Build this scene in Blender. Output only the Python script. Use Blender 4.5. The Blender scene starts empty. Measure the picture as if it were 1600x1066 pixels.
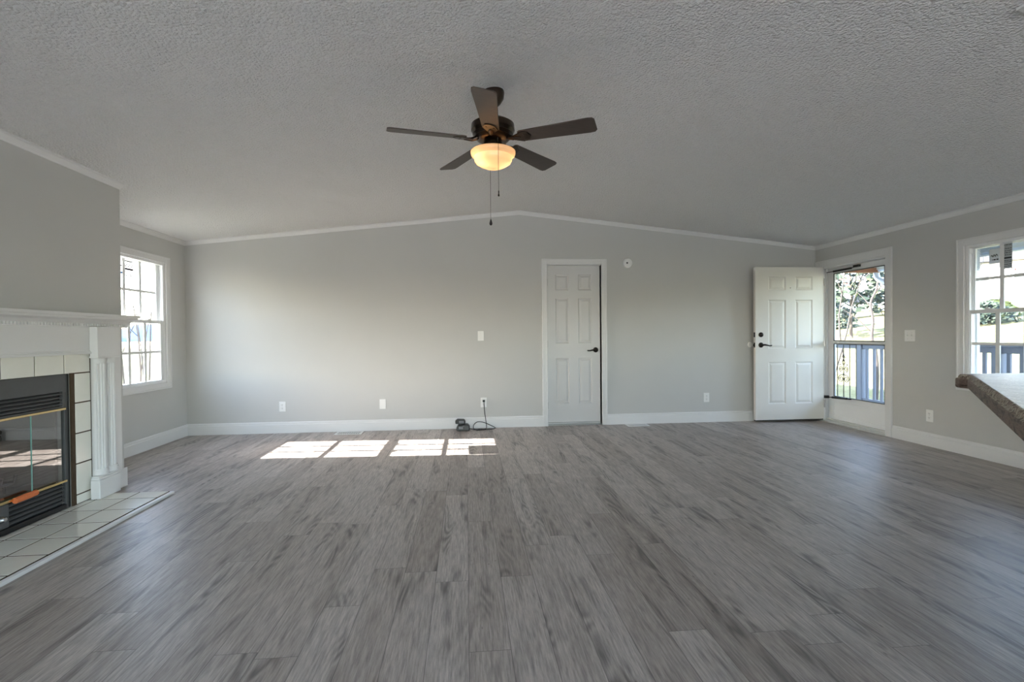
import bpy, bmesh, math, random
from mathutils import Vector, Matrix
random.seed(7)
PI = math.pi
SC = bpy.context.scene
COL = SC.collection

# ------------------------------------------------------------------ camera
CAM_H = 1.11
F_PX, YAW, PITCH, ROLL = 773.56, 0.0924, -0.0115, -0.0089
cy, sy, cp, sp = math.cos(YAW), math.sin(YAW), math.cos(PITCH), math.sin(PITCH)
fw = Vector((sy * cp, cy * cp, sp))
rt0 = Vector((cy, -sy, 0))
up0 = rt0.cross(fw)
cr, sr = math.cos(ROLL), math.sin(ROLL)
rt = cr * rt0 + sr * up0
up = -sr * rt0 + cr * up0
cam_d = bpy.data.cameras.new('camera')
cam_d.sensor_width = 36.0
cam_d.lens = F_PX * 36.0 / 1600.0
cam_d.clip_end = 2000
cam = bpy.data.objects.new('camera', cam_d)
M = Matrix((rt, up, -fw)).transposed().to_4x4()
M.translation = Vector((0, 0, CAM_H))
cam.matrix_world = M
COL.objects.link(cam)
SC.camera = cam

# ------------------------------------------------------------------ view, sky, sun
SC.view_settings.view_transform = 'Standard'
SC.view_settings.look = 'None'
SC.view_settings.gamma = 1.0
SC.view_settings.use_curve_mapping = False
SC.view_settings.exposure = 3.72
SUN_TAN, SUN_K = 0.525, -0.053
SUN_STRENGTH, SKY_STRENGTH, SKY_SAT = 4.4, 0.215, 0.9
wd = bpy.data.worlds.new('world')
SC.world = wd
wd.use_nodes = True
wn, wl = wd.node_tree.nodes, wd.node_tree.links
sky = wn.new('ShaderNodeTexSky')
sky.sky_type = 'NISHITA'
sky.sun_disc = False
sky.sun_elevation = math.atan(SUN_TAN)
sky.sun_rotation = math.radians(-90)
sky.air_density, sky.dust_density = 1.0, 1.0
hsv = wn.new('ShaderNodeHueSaturation')
hsv.inputs['Saturation'].default_value = SKY_SAT
wl.new(sky.outputs[0], hsv.inputs['Color'])
wl.new(hsv.outputs[0], wn['Background'].inputs['Color'])
wn['Background'].inputs['Strength'].default_value = SKY_STRENGTH
sun_d = bpy.data.lights.new('sun', 'SUN')
sun_d.energy = SUN_STRENGTH
sun_d.angle = math.radians(0.2)
sun_d.color = (1.0, 0.95, 0.89)
sun = bpy.data.objects.new('sun', sun_d)
sun.rotation_euler = Vector((1, SUN_K, -SUN_TAN)).to_track_quat('-Z', 'Y').to_euler()
sun.location = (-20, 5, 12)
COL.objects.link(sun)
SC.cycles.use_denoising = True
SC.cycles.sample_clamp_indirect = 6.0
SC.cycles.caustics_reflective = False
SC.cycles.caustics_refractive = False
SC.cycles.max_bounces = 14
SC.cycles.diffuse_bounces = 8
SC.cycles.transparent_max_bounces = 24

# ------------------------------------------------------------------ materials
def lin(r, g, b):
    f = lambda c: (c / 12.92 if c <= 0.04045 else ((c + 0.055) / 1.055) ** 2.4)
    return (f(r / 255), f(g / 255), f(b / 255), 1)

class NT:
    def __init__(self, name):
        self.m = bpy.data.materials.new(name)
        self.m.use_nodes = True
        self.n, self.l = self.m.node_tree.nodes, self.m.node_tree.links
        self.b = self.n['Principled BSDF']
    def new(self, t, **kw):
        nd = self.n.new(t)
        for k, v in kw.items():
            setattr(nd, k, v)
        return nd
    def put(self, sock, v):
        if isinstance(v, bpy.types.NodeSocket):
            self.l.new(v, sock)
        else:
            sock.default_value = v
    def math(self, op, a, b=0.0, c=None):
        nd = self.new('ShaderNodeMath', operation=op)
        self.put(nd.inputs[0], a); self.put(nd.inputs[1], b)
        if c is not None: self.put(nd.inputs[2], c)
        return nd.outputs[0]
    def mix(self, f, a, b):
        nd = self.new('ShaderNodeMix', data_type='RGBA')
        self.put(nd.inputs[0], f); self.put(nd.inputs[6], a); self.put(nd.inputs[7], b)
        return nd.outputs[2]
    def coord(self):
        return self.new('ShaderNodeTexCoord').outputs['Object']
    def noise(self, vec, scale, detail=4, rough=0.55, dist=0.0):
        nd = self.new('ShaderNodeTexNoise')
        self.put(nd.inputs['Vector'], vec)
        nd.inputs['Scale'].default_value = scale
        nd.inputs['Detail'].default_value = detail
        nd.inputs['Roughness'].default_value = rough
        nd.inputs['Distortion'].default_value = dist
        return nd.outputs['Fac']
    def mapv(self, vec, scale=(1, 1, 1), loc=(0, 0, 0)):
        nd = self.new('ShaderNodeMapping')
        self.put(nd.inputs['Vector'], vec)
        nd.inputs['Scale'].default_value = scale
        nd.inputs['Location'].default_value = loc
        return nd.outputs[0]
    def ramp(self, f, stops):
        nd = self.new('ShaderNodeValToRGB')
        self.put(nd.inputs[0], f)
        e = nd.color_ramp.elements
        while len(e) < len(stops): e.new(0.5)
        for i, (p, c) in enumerate(stops):
            e[i].position = p; e[i].color = c
        return nd.outputs[0]
    def bump(self, h, strength, dist):
        nd = self.new('ShaderNodeBump')
        nd.inputs['Strength'].default_value = strength
        nd.inputs['Distance'].default_value = dist
        self.put(nd.inputs['Height'], h)
        self.l.new(nd.outputs[0], self.b.inputs['Normal'])
    def set(self, col=None, rough=None, metal=None, spec=None):
        if col is not None: self.put(self.b.inputs['Base Color'], col)
        if rough is not None: self.put(self.b.inputs['Roughness'], rough)
        if metal is not None: self.put(self.b.inputs['Metallic'], metal)
        if spec is not None: self.put(self.b.inputs['Specular IOR Level'], spec)
        return self

def paint(name, col, rough=0.5, var=0.04, scale=9.0, bump=0.0, bscale=60, spec=0.5):
    t = NT(name)
    v = t.coord()
    n = t.noise(v, scale, 3)
    dark = tuple(c * (1 - var) for c in col[:3]) + (1,)
    lite = tuple(min(1, c * (1 + var)) for c in col[:3]) + (1,)
    t.set(t.mix(n, dark, lite), rough, spec=spec)
    if bump:
        t.bump(t.noise(v, bscale, 2), bump, 0.002)
    return t.m

def metal(name, col, rough=0.3, var=0.1):
    t = NT(name)
    n = t.noise(t.coord(), 40, 3)
    dark = tuple(c * (1 - var) for c in col[:3]) + (1,)
    t.set(t.mix(n, dark, col), rough, 1.0)
    return t.m

MAT = {}
MAT['wall'] = paint('wall_paint', lin(198, 198, 196), 0.75, 0.02, 3, 0.15, 220, 0.3)
MAT['trim'] = paint('white_trim_paint', lin(224, 224, 224), 0.4, 0.01, 6)
MAT['door'] = paint('white_door_paint', lin(206, 206, 206), 0.38, 0.02, 8, 0.08, 90)
MAT['entry'] = paint('entry_door_paint', lin(222, 219, 213), 0.36, 0.03, 5, 0.06, 90)
MAT['vinyl'] = paint('white_vinyl', lin(232, 233, 234), 0.35, 0.01, 8)
MAT['plastic'] = paint('white_plastic', lin(234, 234, 233), 0.3, 0.01, 20)
MAT['black'] = paint('black_plastic', lin(26, 26, 27), 0.4, 0.2, 60)
MAT['darkgrey'] = paint('grey_plastic', lin(70, 72, 72), 0.45, 0.15, 60)
MAT['blackmetal'] = paint('black_painted_metal', lin(20, 20, 21), 0.42, 0.25, 30)
MAT['hoodmetal'] = paint('charcoal_painted_metal', lin(82, 83, 84), 0.5, 0.18, 12)
MAT['bronze'] = metal('oil_rubbed_bronze', (0.06, 0.045, 0.035, 1), 0.28)
MAT['lever'] = metal('dark_bronze_hardware', (0.035, 0.03, 0.028, 1), 0.32)
MAT['brass'] = metal('polished_brass', (0.83, 0.66, 0.34, 1), 0.22)
MAT['steel'] = metal('grey_steel', (0.45, 0.45, 0.46, 1), 0.35)
MAT['orange'] = paint('orange_wrap', lin(222, 120, 70), 0.6, 0.15, 60)
MAT['railpaint'] = paint('slate_blue_rail_paint', lin(118, 123, 136), 0.6, 0.06, 10)
MAT['gutter'] = paint('pale_gutter_metal', lin(208, 214, 224), 0.35, 0.03, 10)
MAT['soffit'] = paint('white_soffit_vinyl', lin(214, 214, 210), 0.5, 0.03, 6)
MAT['beam'] = paint('brown_beam_wood', lin(150, 96, 68), 0.65, 0.2, 14)
MAT['siding'] = paint('pale_house_siding', lin(216, 212, 204), 0.6, 0.03, 4)
MAT['shingle'] = paint('grey_shingles', lin(96, 92, 90), 0.85, 0.25, 16)
MAT['bark'] = paint('brown_bark', lin(62, 55, 50), 0.85, 0.3, 18, 0.4, 40)
MAT['ink'] = paint('black_ink', lin(18, 18, 20), 0.6, 0.1, 50)  # print, plus flat black standing in for dark gaps and openings
MAT['blueink'] = paint('blue_ink', lin(60, 130, 210), 0.6, 0.1, 50)
MAT['redink'] = paint('red_ink', lin(214, 48, 42), 0.6, 0.1, 50)
MAT['carpaint'] = paint('white_car_paint', lin(226, 226, 226), 0.25, 0.02, 4)
MAT['darkglass'] = paint('dark_window_glass', lin(40, 44, 50), 0.12, 0.1, 4)
MAT['soot'] = paint('sooty_firebrick', lin(78, 76, 70), 0.9, 0.35, 14, 0.5, 30)
MAT['log'] = paint('grey_ceramic_log', lin(112, 104, 92), 0.9, 0.35, 20, 0.6, 30)
MAT['grout'] = paint('brown_grout', lin(74, 58, 42), 0.9, 0.25, 40)
MAT['deck'] = paint('porch_deck_boards', lin(120, 116, 112), 0.7, 0.15, 12)
MAT['concrete'] = paint('pale_concrete_patio', lin(196, 194, 190), 0.85, 0.06, 3)
MAT['cabinet'] = paint('white_cabinet_paint', lin(214, 213, 209), 0.45, 0.02, 8)

# ceiling: sprayed popcorn texture
t = NT('popcorn_ceiling')
v = t.coord()
nz = t.noise(v, 88, 3, 0.6)
vor = t.new('ShaderNodeTexVoronoi'); t.l.new(v, vor.inputs['Vector']); vor.inputs['Scale'].default_value = 70
hgt = t.math('ADD', t.math('MULTIPLY', nz, 0.8), t.math('MULTIPLY', vor.outputs['Distance'], -0.7))
t.set(t.mix(t.noise(v, 120, 2), lin(226, 226, 225), lin(238, 238, 237)), 0.95, spec=0.1)
t.bump(hgt, 1.0, 0.015)
MAT['ceiling'] = t.m

# floor: grey oak vinyl planks running along y
def floor_material():
    t = NT('grey_oak_planks')
    PW, PL = 0.148, 1.22
    sep = t.new('ShaderNodeSeparateXYZ')
    t.l.new(t.coord(), sep.inputs[0])
    x, y = sep.outputs[0], sep.outputs[1]
    xr = t.math('DIVIDE', x, PW)
    row = t.math('FLOOR', xr)
    fx = t.math('FRACT', xr)
    wn1 = t.new('ShaderNodeTexWhiteNoise', noise_dimensions='1D'); t.l.new(row, wn1.inputs['W'])
    yr = t.math('ADD', t.math('DIVIDE', y, PL), wn1.outputs['Value'])
    colm = t.math('FLOOR', yr)
    fy = t.math('FRACT', yr)
    cmb = t.new('ShaderNodeCombineXYZ'); t.l.new(row, cmb.inputs[0]); t.l.new(colm, cmb.inputs[1])
    wn2 = t.new('ShaderNodeTexWhiteNoise', noise_dimensions='3D'); t.l.new(cmb.outputs[0], wn2.inputs['Vector'])
    rnd = wn2.outputs['Value']
    # grain coordinates, shifted per plank
    gx = t.math('ADD', x, t.math('MULTIPLY', rnd, 37.0))
    gy = t.math('ADD', y, t.math('MULTIPLY', rnd, 91.0))
    gc = t.new('ShaderNodeCombineXYZ'); t.l.new(gx, gc.inputs[0]); t.l.new(gy, gc.inputs[1])
    fine = t.noise(t.mapv(gc.outputs[0], (130, 8, 1)), 1.0, 5, 0.7)
    fmr = t.new('ShaderNodeMapRange'); t.l.new(fine, fmr.inputs[0])
    fmr.inputs[1].default_value = 0.36; fmr.inputs[2].default_value = 0.66
    finec = fmr.outputs[0]
    broad = t.noise(t.mapv(gc.outputs[0], (11, 1.3, 1)), 1.0, 3, 0.5, 0.6)
    # cathedral figure: contour lines of a stretched noise
    fig = t.noise(t.mapv(gc.outputs[0], (7.5, 1.1, 1)), 1.0, 1, 0.4, 0.3)
    rings = t.math('SINE', t.math('MULTIPLY', fig, 95.0))
    sel = t.new('ShaderNodeMapRange'); t.l.new(broad, sel.inputs[0])
    sel.inputs[1].default_value = 0.50; sel.inputs[2].default_value = 0.66
    ringd = t.math('MULTIPLY', t.math('MULTIPLY', t.math('ADD', rings, 1.0), 0.5), sel.outputs[0])
    base = t.ramp(broad, [(0.28, lin(144, 136, 131)), (0.45, lin(192, 184, 178)), (0.58, lin(168, 159, 153)), (0.72, lin(134, 126, 121))])
    tint = t.mix(rnd, lin(156, 143, 135), lin(210, 201, 195))
    c = t.mix(0.55, base, tint)
    c = t.mix(t.math('MULTIPLY', finec, 0.58), c, lin(86, 81, 79))
    c = t.mix(t.math('MULTIPLY', ringd, 0.7), c, lin(70, 68, 67))
    knot = t.new('ShaderNodeTexVoronoi'); t.l.new(t.mapv(gc.outputs[0], (3.2, 1.1, 1)), knot.inputs['Vector'])
    kn = t.new('ShaderNodeMapRange'); t.l.new(knot.outputs['Distance'], kn.inputs[0])
    kn.inputs[1].default_value = 0.02; kn.inputs[2].default_value = 0.07; kn.inputs[3].default_value = 0.6; kn.inputs[4].default_value = 0
    c = t.mix(kn.outputs[0], c, lin(62, 58, 56))
    ex = t.math('MULTIPLY', t.math('MINIMUM', fx, t.math('SUBTRACT', 1.0, fx)), PW)
    ey = t.math('MULTIPLY', t.math('MINIMUM', fy, t.math('SUBTRACT', 1.0, fy)), PL)
    edge = t.math('MINIMUM', ex, ey)
    seam = t.new('ShaderNodeMapRange'); t.l.new(edge, seam.inputs[0])
    seam.inputs[1].default_value = 0.0006; seam.inputs[2].default_value = 0.0022; seam.inputs[3].default_value = 1; seam.inputs[4].default_value = 0
    c = t.mix(t.math('MULTIPLY', seam.outputs[0], 0.55), c, lin(56, 54, 53))
    t.set(c, t.math('ADD', 0.33, t.math('MULTIPLY', fine, 0.16)), spec=0.5)
    h = t.math('SUBTRACT', t.math('MULTIPLY', fine, 0.35), seam.outputs[0])
    t.bump(h, 0.22, 0.0015)
    return t.m
MAT['floor'] = floor_material()

# glazed ceramic tile
t = NT('glazed_cream_tile')
v = t.coord()
n = t.noise(v, 7, 4, 0.6, 0.4)
t.set(t.mix(n, lin(228, 227, 217), lin(240, 239, 231)), 0.16, spec=0.6)
MAT['tile'] = t.m

# thin window glass: clear with a mirror film that grows at grazing angles
def glass(name, tint=(1, 1, 1, 1), f0=0.04, rough=0.0):
    t = NT(name)
    t.n.remove(t.b)
    tr = t.new('ShaderNodeBsdfTransparent'); tr.inputs[0].default_value = tint
    gl = t.new('ShaderNodeBsdfGlossy'); gl.inputs['Roughness'].default_value = rough
    lw = t.new('ShaderNodeLayerWeight'); lw.inputs[0].default_value = 0.5
    f = t.math('ADD', f0 * 1.6, t.math('MULTIPLY', t.math('POWER', lw.outputs['Facing'], 5.0), 1.0 - f0 * 1.6))
    mx = t.new('ShaderNodeMixShader')
    t.l.new(f, mx.inputs[0]); t.l.new(tr.outputs[0], mx.inputs[1]); t.l.new(gl.outputs[0], mx.inputs[2])
    out = [q for q in t.n if q.type == 'OUTPUT_MATERIAL'][0]
    t.l.new(mx.outputs[0], out.inputs[0])
    return t.m
MAT['glass'] = glass('window_glass')
MAT['fireglass'] = glass('smoked_fireplace_glass', (0.62, 0.64, 0.62, 1), 0.17)
MAT['glassedge'] = paint('green_glass_edge', lin(128, 176, 166), 0.2, 0.1, 30)
MAT['film'] = glass('clear_label_film', (0.72, 0.75, 0.8, 1), 0.05, 0.15)

# alabaster glass bowl lit from inside
t = NT('alabaster_bowl')
t.n.remove(t.b)
df = t.new('ShaderNodeBsdfDiffuse'); tl = t.new('ShaderNodeBsdfTranslucent'); gl = t.new('ShaderNodeBsdfGlossy')
cc = t.mix(t.noise(t.coord(), 9, 3, 0.5, 1.2), (0.66, 0.54, 0.40, 1), (0.70, 0.61, 0.49, 1))
for s in (df, tl): t.l.new(cc, s.inputs[0])
gl.inputs['Roughness'].default_value = 0.12
m1 = t.new('ShaderNodeMixShader'); m1.inputs[0].default_value = 0.62
m2 = t.new('ShaderNodeMixShader'); m2.inputs[0].default_value = 0.04
t.l.new(df.outputs[0], m1.inputs[1]); t.l.new(tl.outputs[0], m1.inputs[2])
t.l.new(m1.outputs[0], m2.inputs[1]); t.l.new(gl.outputs[0], m2.inputs[2])
t.l.new(m2.outputs[0], [q for q in t.n if q.type == 'OUTPUT_MATERIAL'][0].inputs[0])
MAT['bowl'] = t.m

def thin_paper(name, col, tr):
    t = NT(name)
    t.n.remove(t.b)
    a, b = t.new('ShaderNodeBsdfDiffuse'), t.new('ShaderNodeBsdfTranslucent')
    c = t.mix(t.noise(t.coord(), 20, 3), col, tuple(q * 0.94 for q in col[:3]) + (1,))
    t.l.new(c, a.inputs[0]); t.l.new(c, b.inputs[0])
    mx = t.new('ShaderNodeMixShader'); mx.inputs[0].default_value = tr
    t.l.new(a.outputs[0], mx.inputs[1]); t.l.new(b.outputs[0], mx.inputs[2])
    t.l.new(mx.outputs[0], [q for q in t.n if q.type == 'OUTPUT_MATERIAL'][0].inputs[0])
    return t.m
MAT['paper'] = thin_paper('label_paper', lin(232, 233, 236), 0.55)
MAT['greypaper'] = thin_paper('grey_label_paper', lin(186, 188, 192), 0.5)

# dark walnut fan blades
t = NT('dark_walnut_blade')
v = t.coord()
g = t.noise(t.mapv(v, (4, 90, 90)), 1.0, 4, 0.6)
t.set(t.mix(g, lin(52, 43, 38), lin(84, 71, 62)), 0.42)
MAT['blade'] = t.m

# countertop: dark streaked laminate
t = NT('dark_streaked_laminate')
v = t.coord()
a = t.noise(t.mapv(v, (26, 7, 18)), 1.0, 6, 0.65, 1.6)
b = t.noise(v, 150, 4, 0.7)
c = t.ramp(a, [(0.30, lin(30, 26, 25)), (0.47, lin(74, 62, 56)), (0.56, lin(110, 96, 86)), (0.68, lin(38, 33, 31))])
c = t.mix(t.math('MULTIPLY', t.math('GREATER_THAN', b, 0.60), 0.6), c, lin(176, 164, 150))
t.set(c, 0.36, spec=0.35)
MAT['counter'] = t.m

t = NT('worn_brown_edge')
v = t.coord()
a = t.noise(t.mapv(v, (14, 14, 50)), 1.0, 6, 0.7, 1.2)
b = t.noise(v, 90, 4, 0.7)
c = t.ramp(a, [(0.30, lin(44, 38, 36)), (0.45, lin(104, 88, 80)), (0.55, lin(128, 110, 100)), (0.68, lin(52, 45, 43))])
sz = t.new('ShaderNodeSeparateXYZ'); t.l.new(v, sz.inputs[0])
lip_highlight = t.math('MULTIPLY', t.math('GREATER_THAN', sz.outputs[2], 0.913), t.math('GREATER_THAN', b, 0.5))  # pale speckled highlight painted along the ogee
c = t.mix(t.math('MULTIPLY', lip_highlight, 0.7), c, lin(186, 178, 160))
t.set(c, 0.6, spec=0.15)
MAT['counteredge'] = t.m

# lawn, leaves, hills
t = NT('winter_lawn')
v = t.coord()
a = t.noise(v, 1.2, 5, 0.6); b = t.noise(v, 16, 4, 0.7)
c = t.ramp(a, [(0.3, lin(84, 90, 58)), (0.55, lin(114, 112, 82)), (0.75, lin(132, 124, 98))])
c = t.mix(t.math('MULTIPLY', t.math('GREATER_THAN', b, 0.60), 0.75), c, lin(92, 62, 44))
c = t.mix(t.math('MULTIPLY', t.math('LESS_THAN', b, 0.40), 0.6), c, lin(50, 64, 34))
t.set(c, 0.95, spec=0.1)
t.bump(b, 0.6, 0.05)
MAT['lawn'] = t.m
t = NT('valley_field')
v = t.coord()
a = t.noise(v, 0.06, 5, 0.6); b = t.noise(v, 0.9, 4, 0.7)
c = t.ramp(a, [(0.35, lin(70, 76, 52)), (0.55, lin(96, 94, 72)), (0.7, lin(54, 58, 46))])
c = t.mix(t.math('MULTIPLY', t.math('GREATER_THAN', b, 0.6), 0.5), c, lin(56, 50, 40))
t.set(c, 0.95, spec=0.1)
MAT['field'] = t.m
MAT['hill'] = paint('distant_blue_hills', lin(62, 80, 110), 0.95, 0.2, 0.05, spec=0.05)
MAT['leafgreen'] = paint('yellow_green_leaves', lin(96, 102, 46), 0.7, 0.35, 3)
MAT['leafdark'] = paint('dark_evergreen_needles', lin(40, 52, 38), 0.7, 0.35, 3)
MAT['leafred'] = paint('rusty_leaves', lin(118, 74, 58), 0.7, 0.3, 3)

# ------------------------------------------------------------------ mesh helpers
class MB:
    def __init__(self):
        self.bm = bmesh.new()
    def box(self, x0, x1, y0, y1, z0, z1, rot=None):
        vs = [self.bm.verts.new((x, y, z)) for x in (x0, x1) for y in (y0, y1) for z in (z0, z1)]
        for f in ((0, 1, 3, 2), (4, 6, 7, 5), (0, 4, 5, 1), (2, 3, 7, 6), (0, 2, 6, 4), (1, 5, 7, 3)):
            self.bm.faces.new([vs[i] for i in f])
        if rot is not None:
            for q in vs: q.co = rot @ q.co
        return self
    def prism(self, pts, d):
        """closed polygon pts (3D) extruded by vector d"""
        d = Vector(d)
        a = [self.bm.verts.new(p) for p in pts]
        b = [self.bm.verts.new(Vector(p) + d) for p in pts]
        n = len(pts)
        self.bm.faces.new(a); self.bm.faces.new(b[::-1])
        for i in range(n):
            self.bm.faces.new((a[i], b[i], b[(i + 1) % n], a[(i + 1) % n]))
        return self
    def lathe(self, prof, c=(0, 0, 0), n=32, axis=2, closed=False):
        c = Vector(c)
        rings = []
        for (r, h) in prof:
            ring = []
            for k in range(n):
                a = 2 * PI * k / n
                p = [r * math.cos(a), r * math.sin(a), h]
                if axis == 1: p = [p[0], h, p[1]]
                if axis == 0: p = [h, p[0], p[1]]
                ring.append(self.bm.verts.new(c + Vector(p)))
            rings.append(ring)
        for i in range(len(rings) - 1):
            for k in range(n):
                self.bm.faces.new((rings[i][k], rings[i][(k + 1) % n], rings[i + 1][(k + 1) % n], rings[i + 1][k]))
        if not closed:
            if prof[0][0] > 1e-4: self.bm.faces.new(rings[0][::-1])
            if prof[-1][0] > 1e-4: self.bm.faces.new(rings[-1])
        else:
            for k in range(n):
                self.bm.faces.new((rings[-1][k], rings[-1][(k + 1) % n], rings[0][(k + 1) % n], rings[0][k]))
        return self
    def tube(self, pts, r, n=8, caps=True):
        pts = [Vector(p) for p in pts]
        rs = r if isinstance(r, (list, tuple)) else [r] * len(pts)
        rings = []
        prev = None
        for i, p in enumerate(pts):
            d = (pts[min(i + 1, len(pts) - 1)] - pts[max(i - 1, 0)]).normalized()
            if prev is None:
                a = d.orthogonal().normalized()
            else:
                a = (prev - d * prev.dot(d))
                a = a.normalized() if a.length > 1e-5 else d.orthogonal().normalized()
            prev = a
            b = d.cross(a)
            rings.append([self.bm.verts.new(p + rs[i] * (a * math.cos(2 * PI * k / n) + b * math.sin(2 * PI * k / n))) for k in range(n)])
        for i in range(len(rings) - 1):
            for k in range(n):
                self.bm.faces.new((rings[i][k], rings[i][(k + 1) % n], rings[i + 1][(k + 1) % n], rings[i + 1][k]))
        if caps:
            self.bm.faces.new(rings[0][::-1]); self.bm.faces.new(rings[-1])
        return self
    def sweep(self, prof, path, closed=False):
        """prof: list of (u,v); path: list of (origin, U, V) frames"""
        rings = [[self.bm.verts.new(Vector(o) + Vector(U) * u + Vector(V) * w) for (u, w) in prof] for (o, U, V) in path]
        n = len(prof)
        for i in range(len(rings) - 1):
            for k in range(n):
                self.bm.faces.new((rings[i][k], rings[i][(k + 1) % n], rings[i + 1][(k + 1) % n], rings[i + 1][k]))
        self.bm.faces.new(rings[0][::-1]); self.bm.faces.new(rings[-1])
        return self
    def quad(self, *p):
        self.bm.faces.new([self.bm.verts.new(q) for q in p]); return self
    def xf(self, M):
        for q in self.bm.verts: q.co = M @ q.co
        return self
    def build(self, name, mat, parent=None, bevel=0.0, smooth=False, seg=2):
        bmesh.ops.recalc_face_normals(self.bm, faces=self.bm.faces)
        me = bpy.data.meshes.new(name)
        self.bm.to_mesh(me); self.bm.free()
        mats = mat if isinstance(mat, (list, tuple)) else [mat]
        for mm in mats: me.materials.append(MAT[mm])
        o = bpy.data.objects.new(name, me)
        COL.objects.link(o)
        if parent is not None:
            o.parent = parent
            o.matrix_parent_inverse = Matrix.Translation(-parent.location) if parent.parent is None else Matrix.Identity(4)
        if smooth:
            for p in me.polygons: p.use_smooth = True
            try: me.set_sharp_from_angle(angle=math.radians(40))
            except Exception: pass
        if bevel:
            b = o.modifiers.new('bevel', 'BEVEL')
            b.width = bevel; b.segments = seg; b.limit_method = 'ANGLE'; b.angle_limit = math.radians(35)
        return o

def struct(o, label=None, cat=None):
    o['kind'] = 'structure'
    if label: o['label'] = label
    if cat: o['category'] = cat
    return o
def tag(o, label, cat, group=None, kind=None):
    o['label'] = label; o['category'] = cat
    if group: o['group'] = group
    if kind: o['kind'] = kind
    return o
def thing(name, loc, label, cat, group=None):
    o = bpy.data.objects.new(name, None)
    o.location = loc
    o.empty_display_size = 0.1
    COL.objects.link(o)
    return tag(o, label, cat, group)

# ------------------------------------------------------------------ room dimensions (metres; camera at x=y=0)
D, XL, XR, YB = 5.954, -3.176, 4.458, -3.7
HS, HR, XRG = 2.205, 2.607, 0.651           # ceiling at the side walls, at the ridge, ridge x
WT = 0.12
def ceil_z(x):
    return HS + (HR - HS) * ((x - XL) / (XRG - XL) if x < XRG else (XR - x) / (XR - XRG))
# chimney chase
CX, CY0, CY1 = -2.572, 1.94, 3.97
# openings
W1 = dict(y0=4.715, y1=5.580, z0=0.645, z1=1.905)       # left window
W2 = dict(y0=3.290, y1=4.050, z0=0.645, z1=1.873)       # right window
DO = dict(y0=4.885, y1=5.865, z1=1.925)                 # entry opening
HIDL = []                     # left windows behind the camera
HIDR = [(-2.9, -0.9)]                                   # unseen right window, added to let in fill daylight
SLD = [(-3.0, 0.45), (0.85, 4.25)]                        # unseen rear sliding doors, added so daylight fills the room

# ---- floor, ceiling, walls
struct(MB().box(XL - WT, XR + WT, YB - WT, D + WT, -0.12, 0.0).build('floor', 'floor'))
c = MB()
for xa, xb in ((XL - WT, XRG), (XRG, XR + WT)):
    za, zb = ceil_z(xa), ceil_z(xb)
    c.prism([(xa, YB - WT, za), (xb, YB - WT, zb), (xb, YB - WT, zb + 0.06), (xa, YB - WT, za + 0.06)], (0, D - YB + 2 * WT, 0))
struct(c.build('ceiling', 'ceiling'))

def side_wall(name, xa, xb, holes, top):
    """wall slab between xa and xb with rectangular holes (y0,y1,z0,z1)"""
    m = MB()
    ys = sorted({YB, D} | {h[0] for h in holes} | {h[1] for h in holes})
    for a, b in zip(ys[:-1], ys[1:]):
        hs = [h for h in holes if h[0] <= a + 1e-6 and h[1] >= b - 1e-6]
        if not hs:
            m.box(xa, xb, a, b, 0, top)
        else:
            h = hs[0]
            if h[2] > 0: m.box(xa, xb, a, b, 0, h[2])
            m.box(xa, xb, a, b, h[3], top)
    return m.build(name, 'wall')
struct(side_wall('wall_left', XL - WT, XL, [(W1['y0'], W1['y1'], W1['z0'], W1['z1'])] + [(a, b, 0.6, 1.95) for a, b in HIDL], HS + 0.02))
struct(side_wall('wall_right', XR, XR + WT, [(W2['y0'], W2['y1'], W2['z0'], W2['z1']), (DO['y0'], DO['y1'], 0, DO['z1'])] + [(a, b, 0.9, 1.95) for a, b in HIDR], HS + 0.02))

ID = dict(x0=0.975, x1=1.652, z1=1.968)                 # interior door opening
def gable(m, x0, x1, z0, y0, y1):
    pts = [(x0, y0, z0), (x1, y0, z0), (x1, y0, ceil_z(x1) + 0.02)]
    if x0 < XRG < x1: pts.append((XRG, y0, HR + 0.02))
    pts.append((x0, y0, ceil_z(x0) + 0.02))
    m.prism(pts, (0, y1 - y0, 0))
m = MB()
gable(m, XL, ID['x0'], 0, D, D + WT); gable(m, ID['x0'], ID['x1'], ID['z1'], D, D + WT); gable(m, ID['x1'], XR, 0, D, D + WT)
struct(m.build('wall_far', 'wall'))
m = MB()
xs = [XL, SLD[0][0], SLD[0][1], SLD[1][0], SLD[1][1], XR]
for i in range(5):
    gable(m, xs[i], xs[i + 1], 2.05 if i in (1, 3) else 0, YB - WT, YB)
struct(m.build('wall_rear', 'wall'))
# chimney chase (drywall box; open behind the firebox)
FB = dict(y0=2.443, y1=3.467, z1=0.89)
m = MB()
m.box(XL, CX, CY0, FB['y0'], 0, ceil_z(CX)); m.box(XL, CX, FB['y1'], CY1, 0, ceil_z(CX)); m.box(XL, CX, FB['y0'], FB['y1'], FB['z1'], ceil_z(CX))
struct(m.build('wall_chimney', 'wall'))

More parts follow.
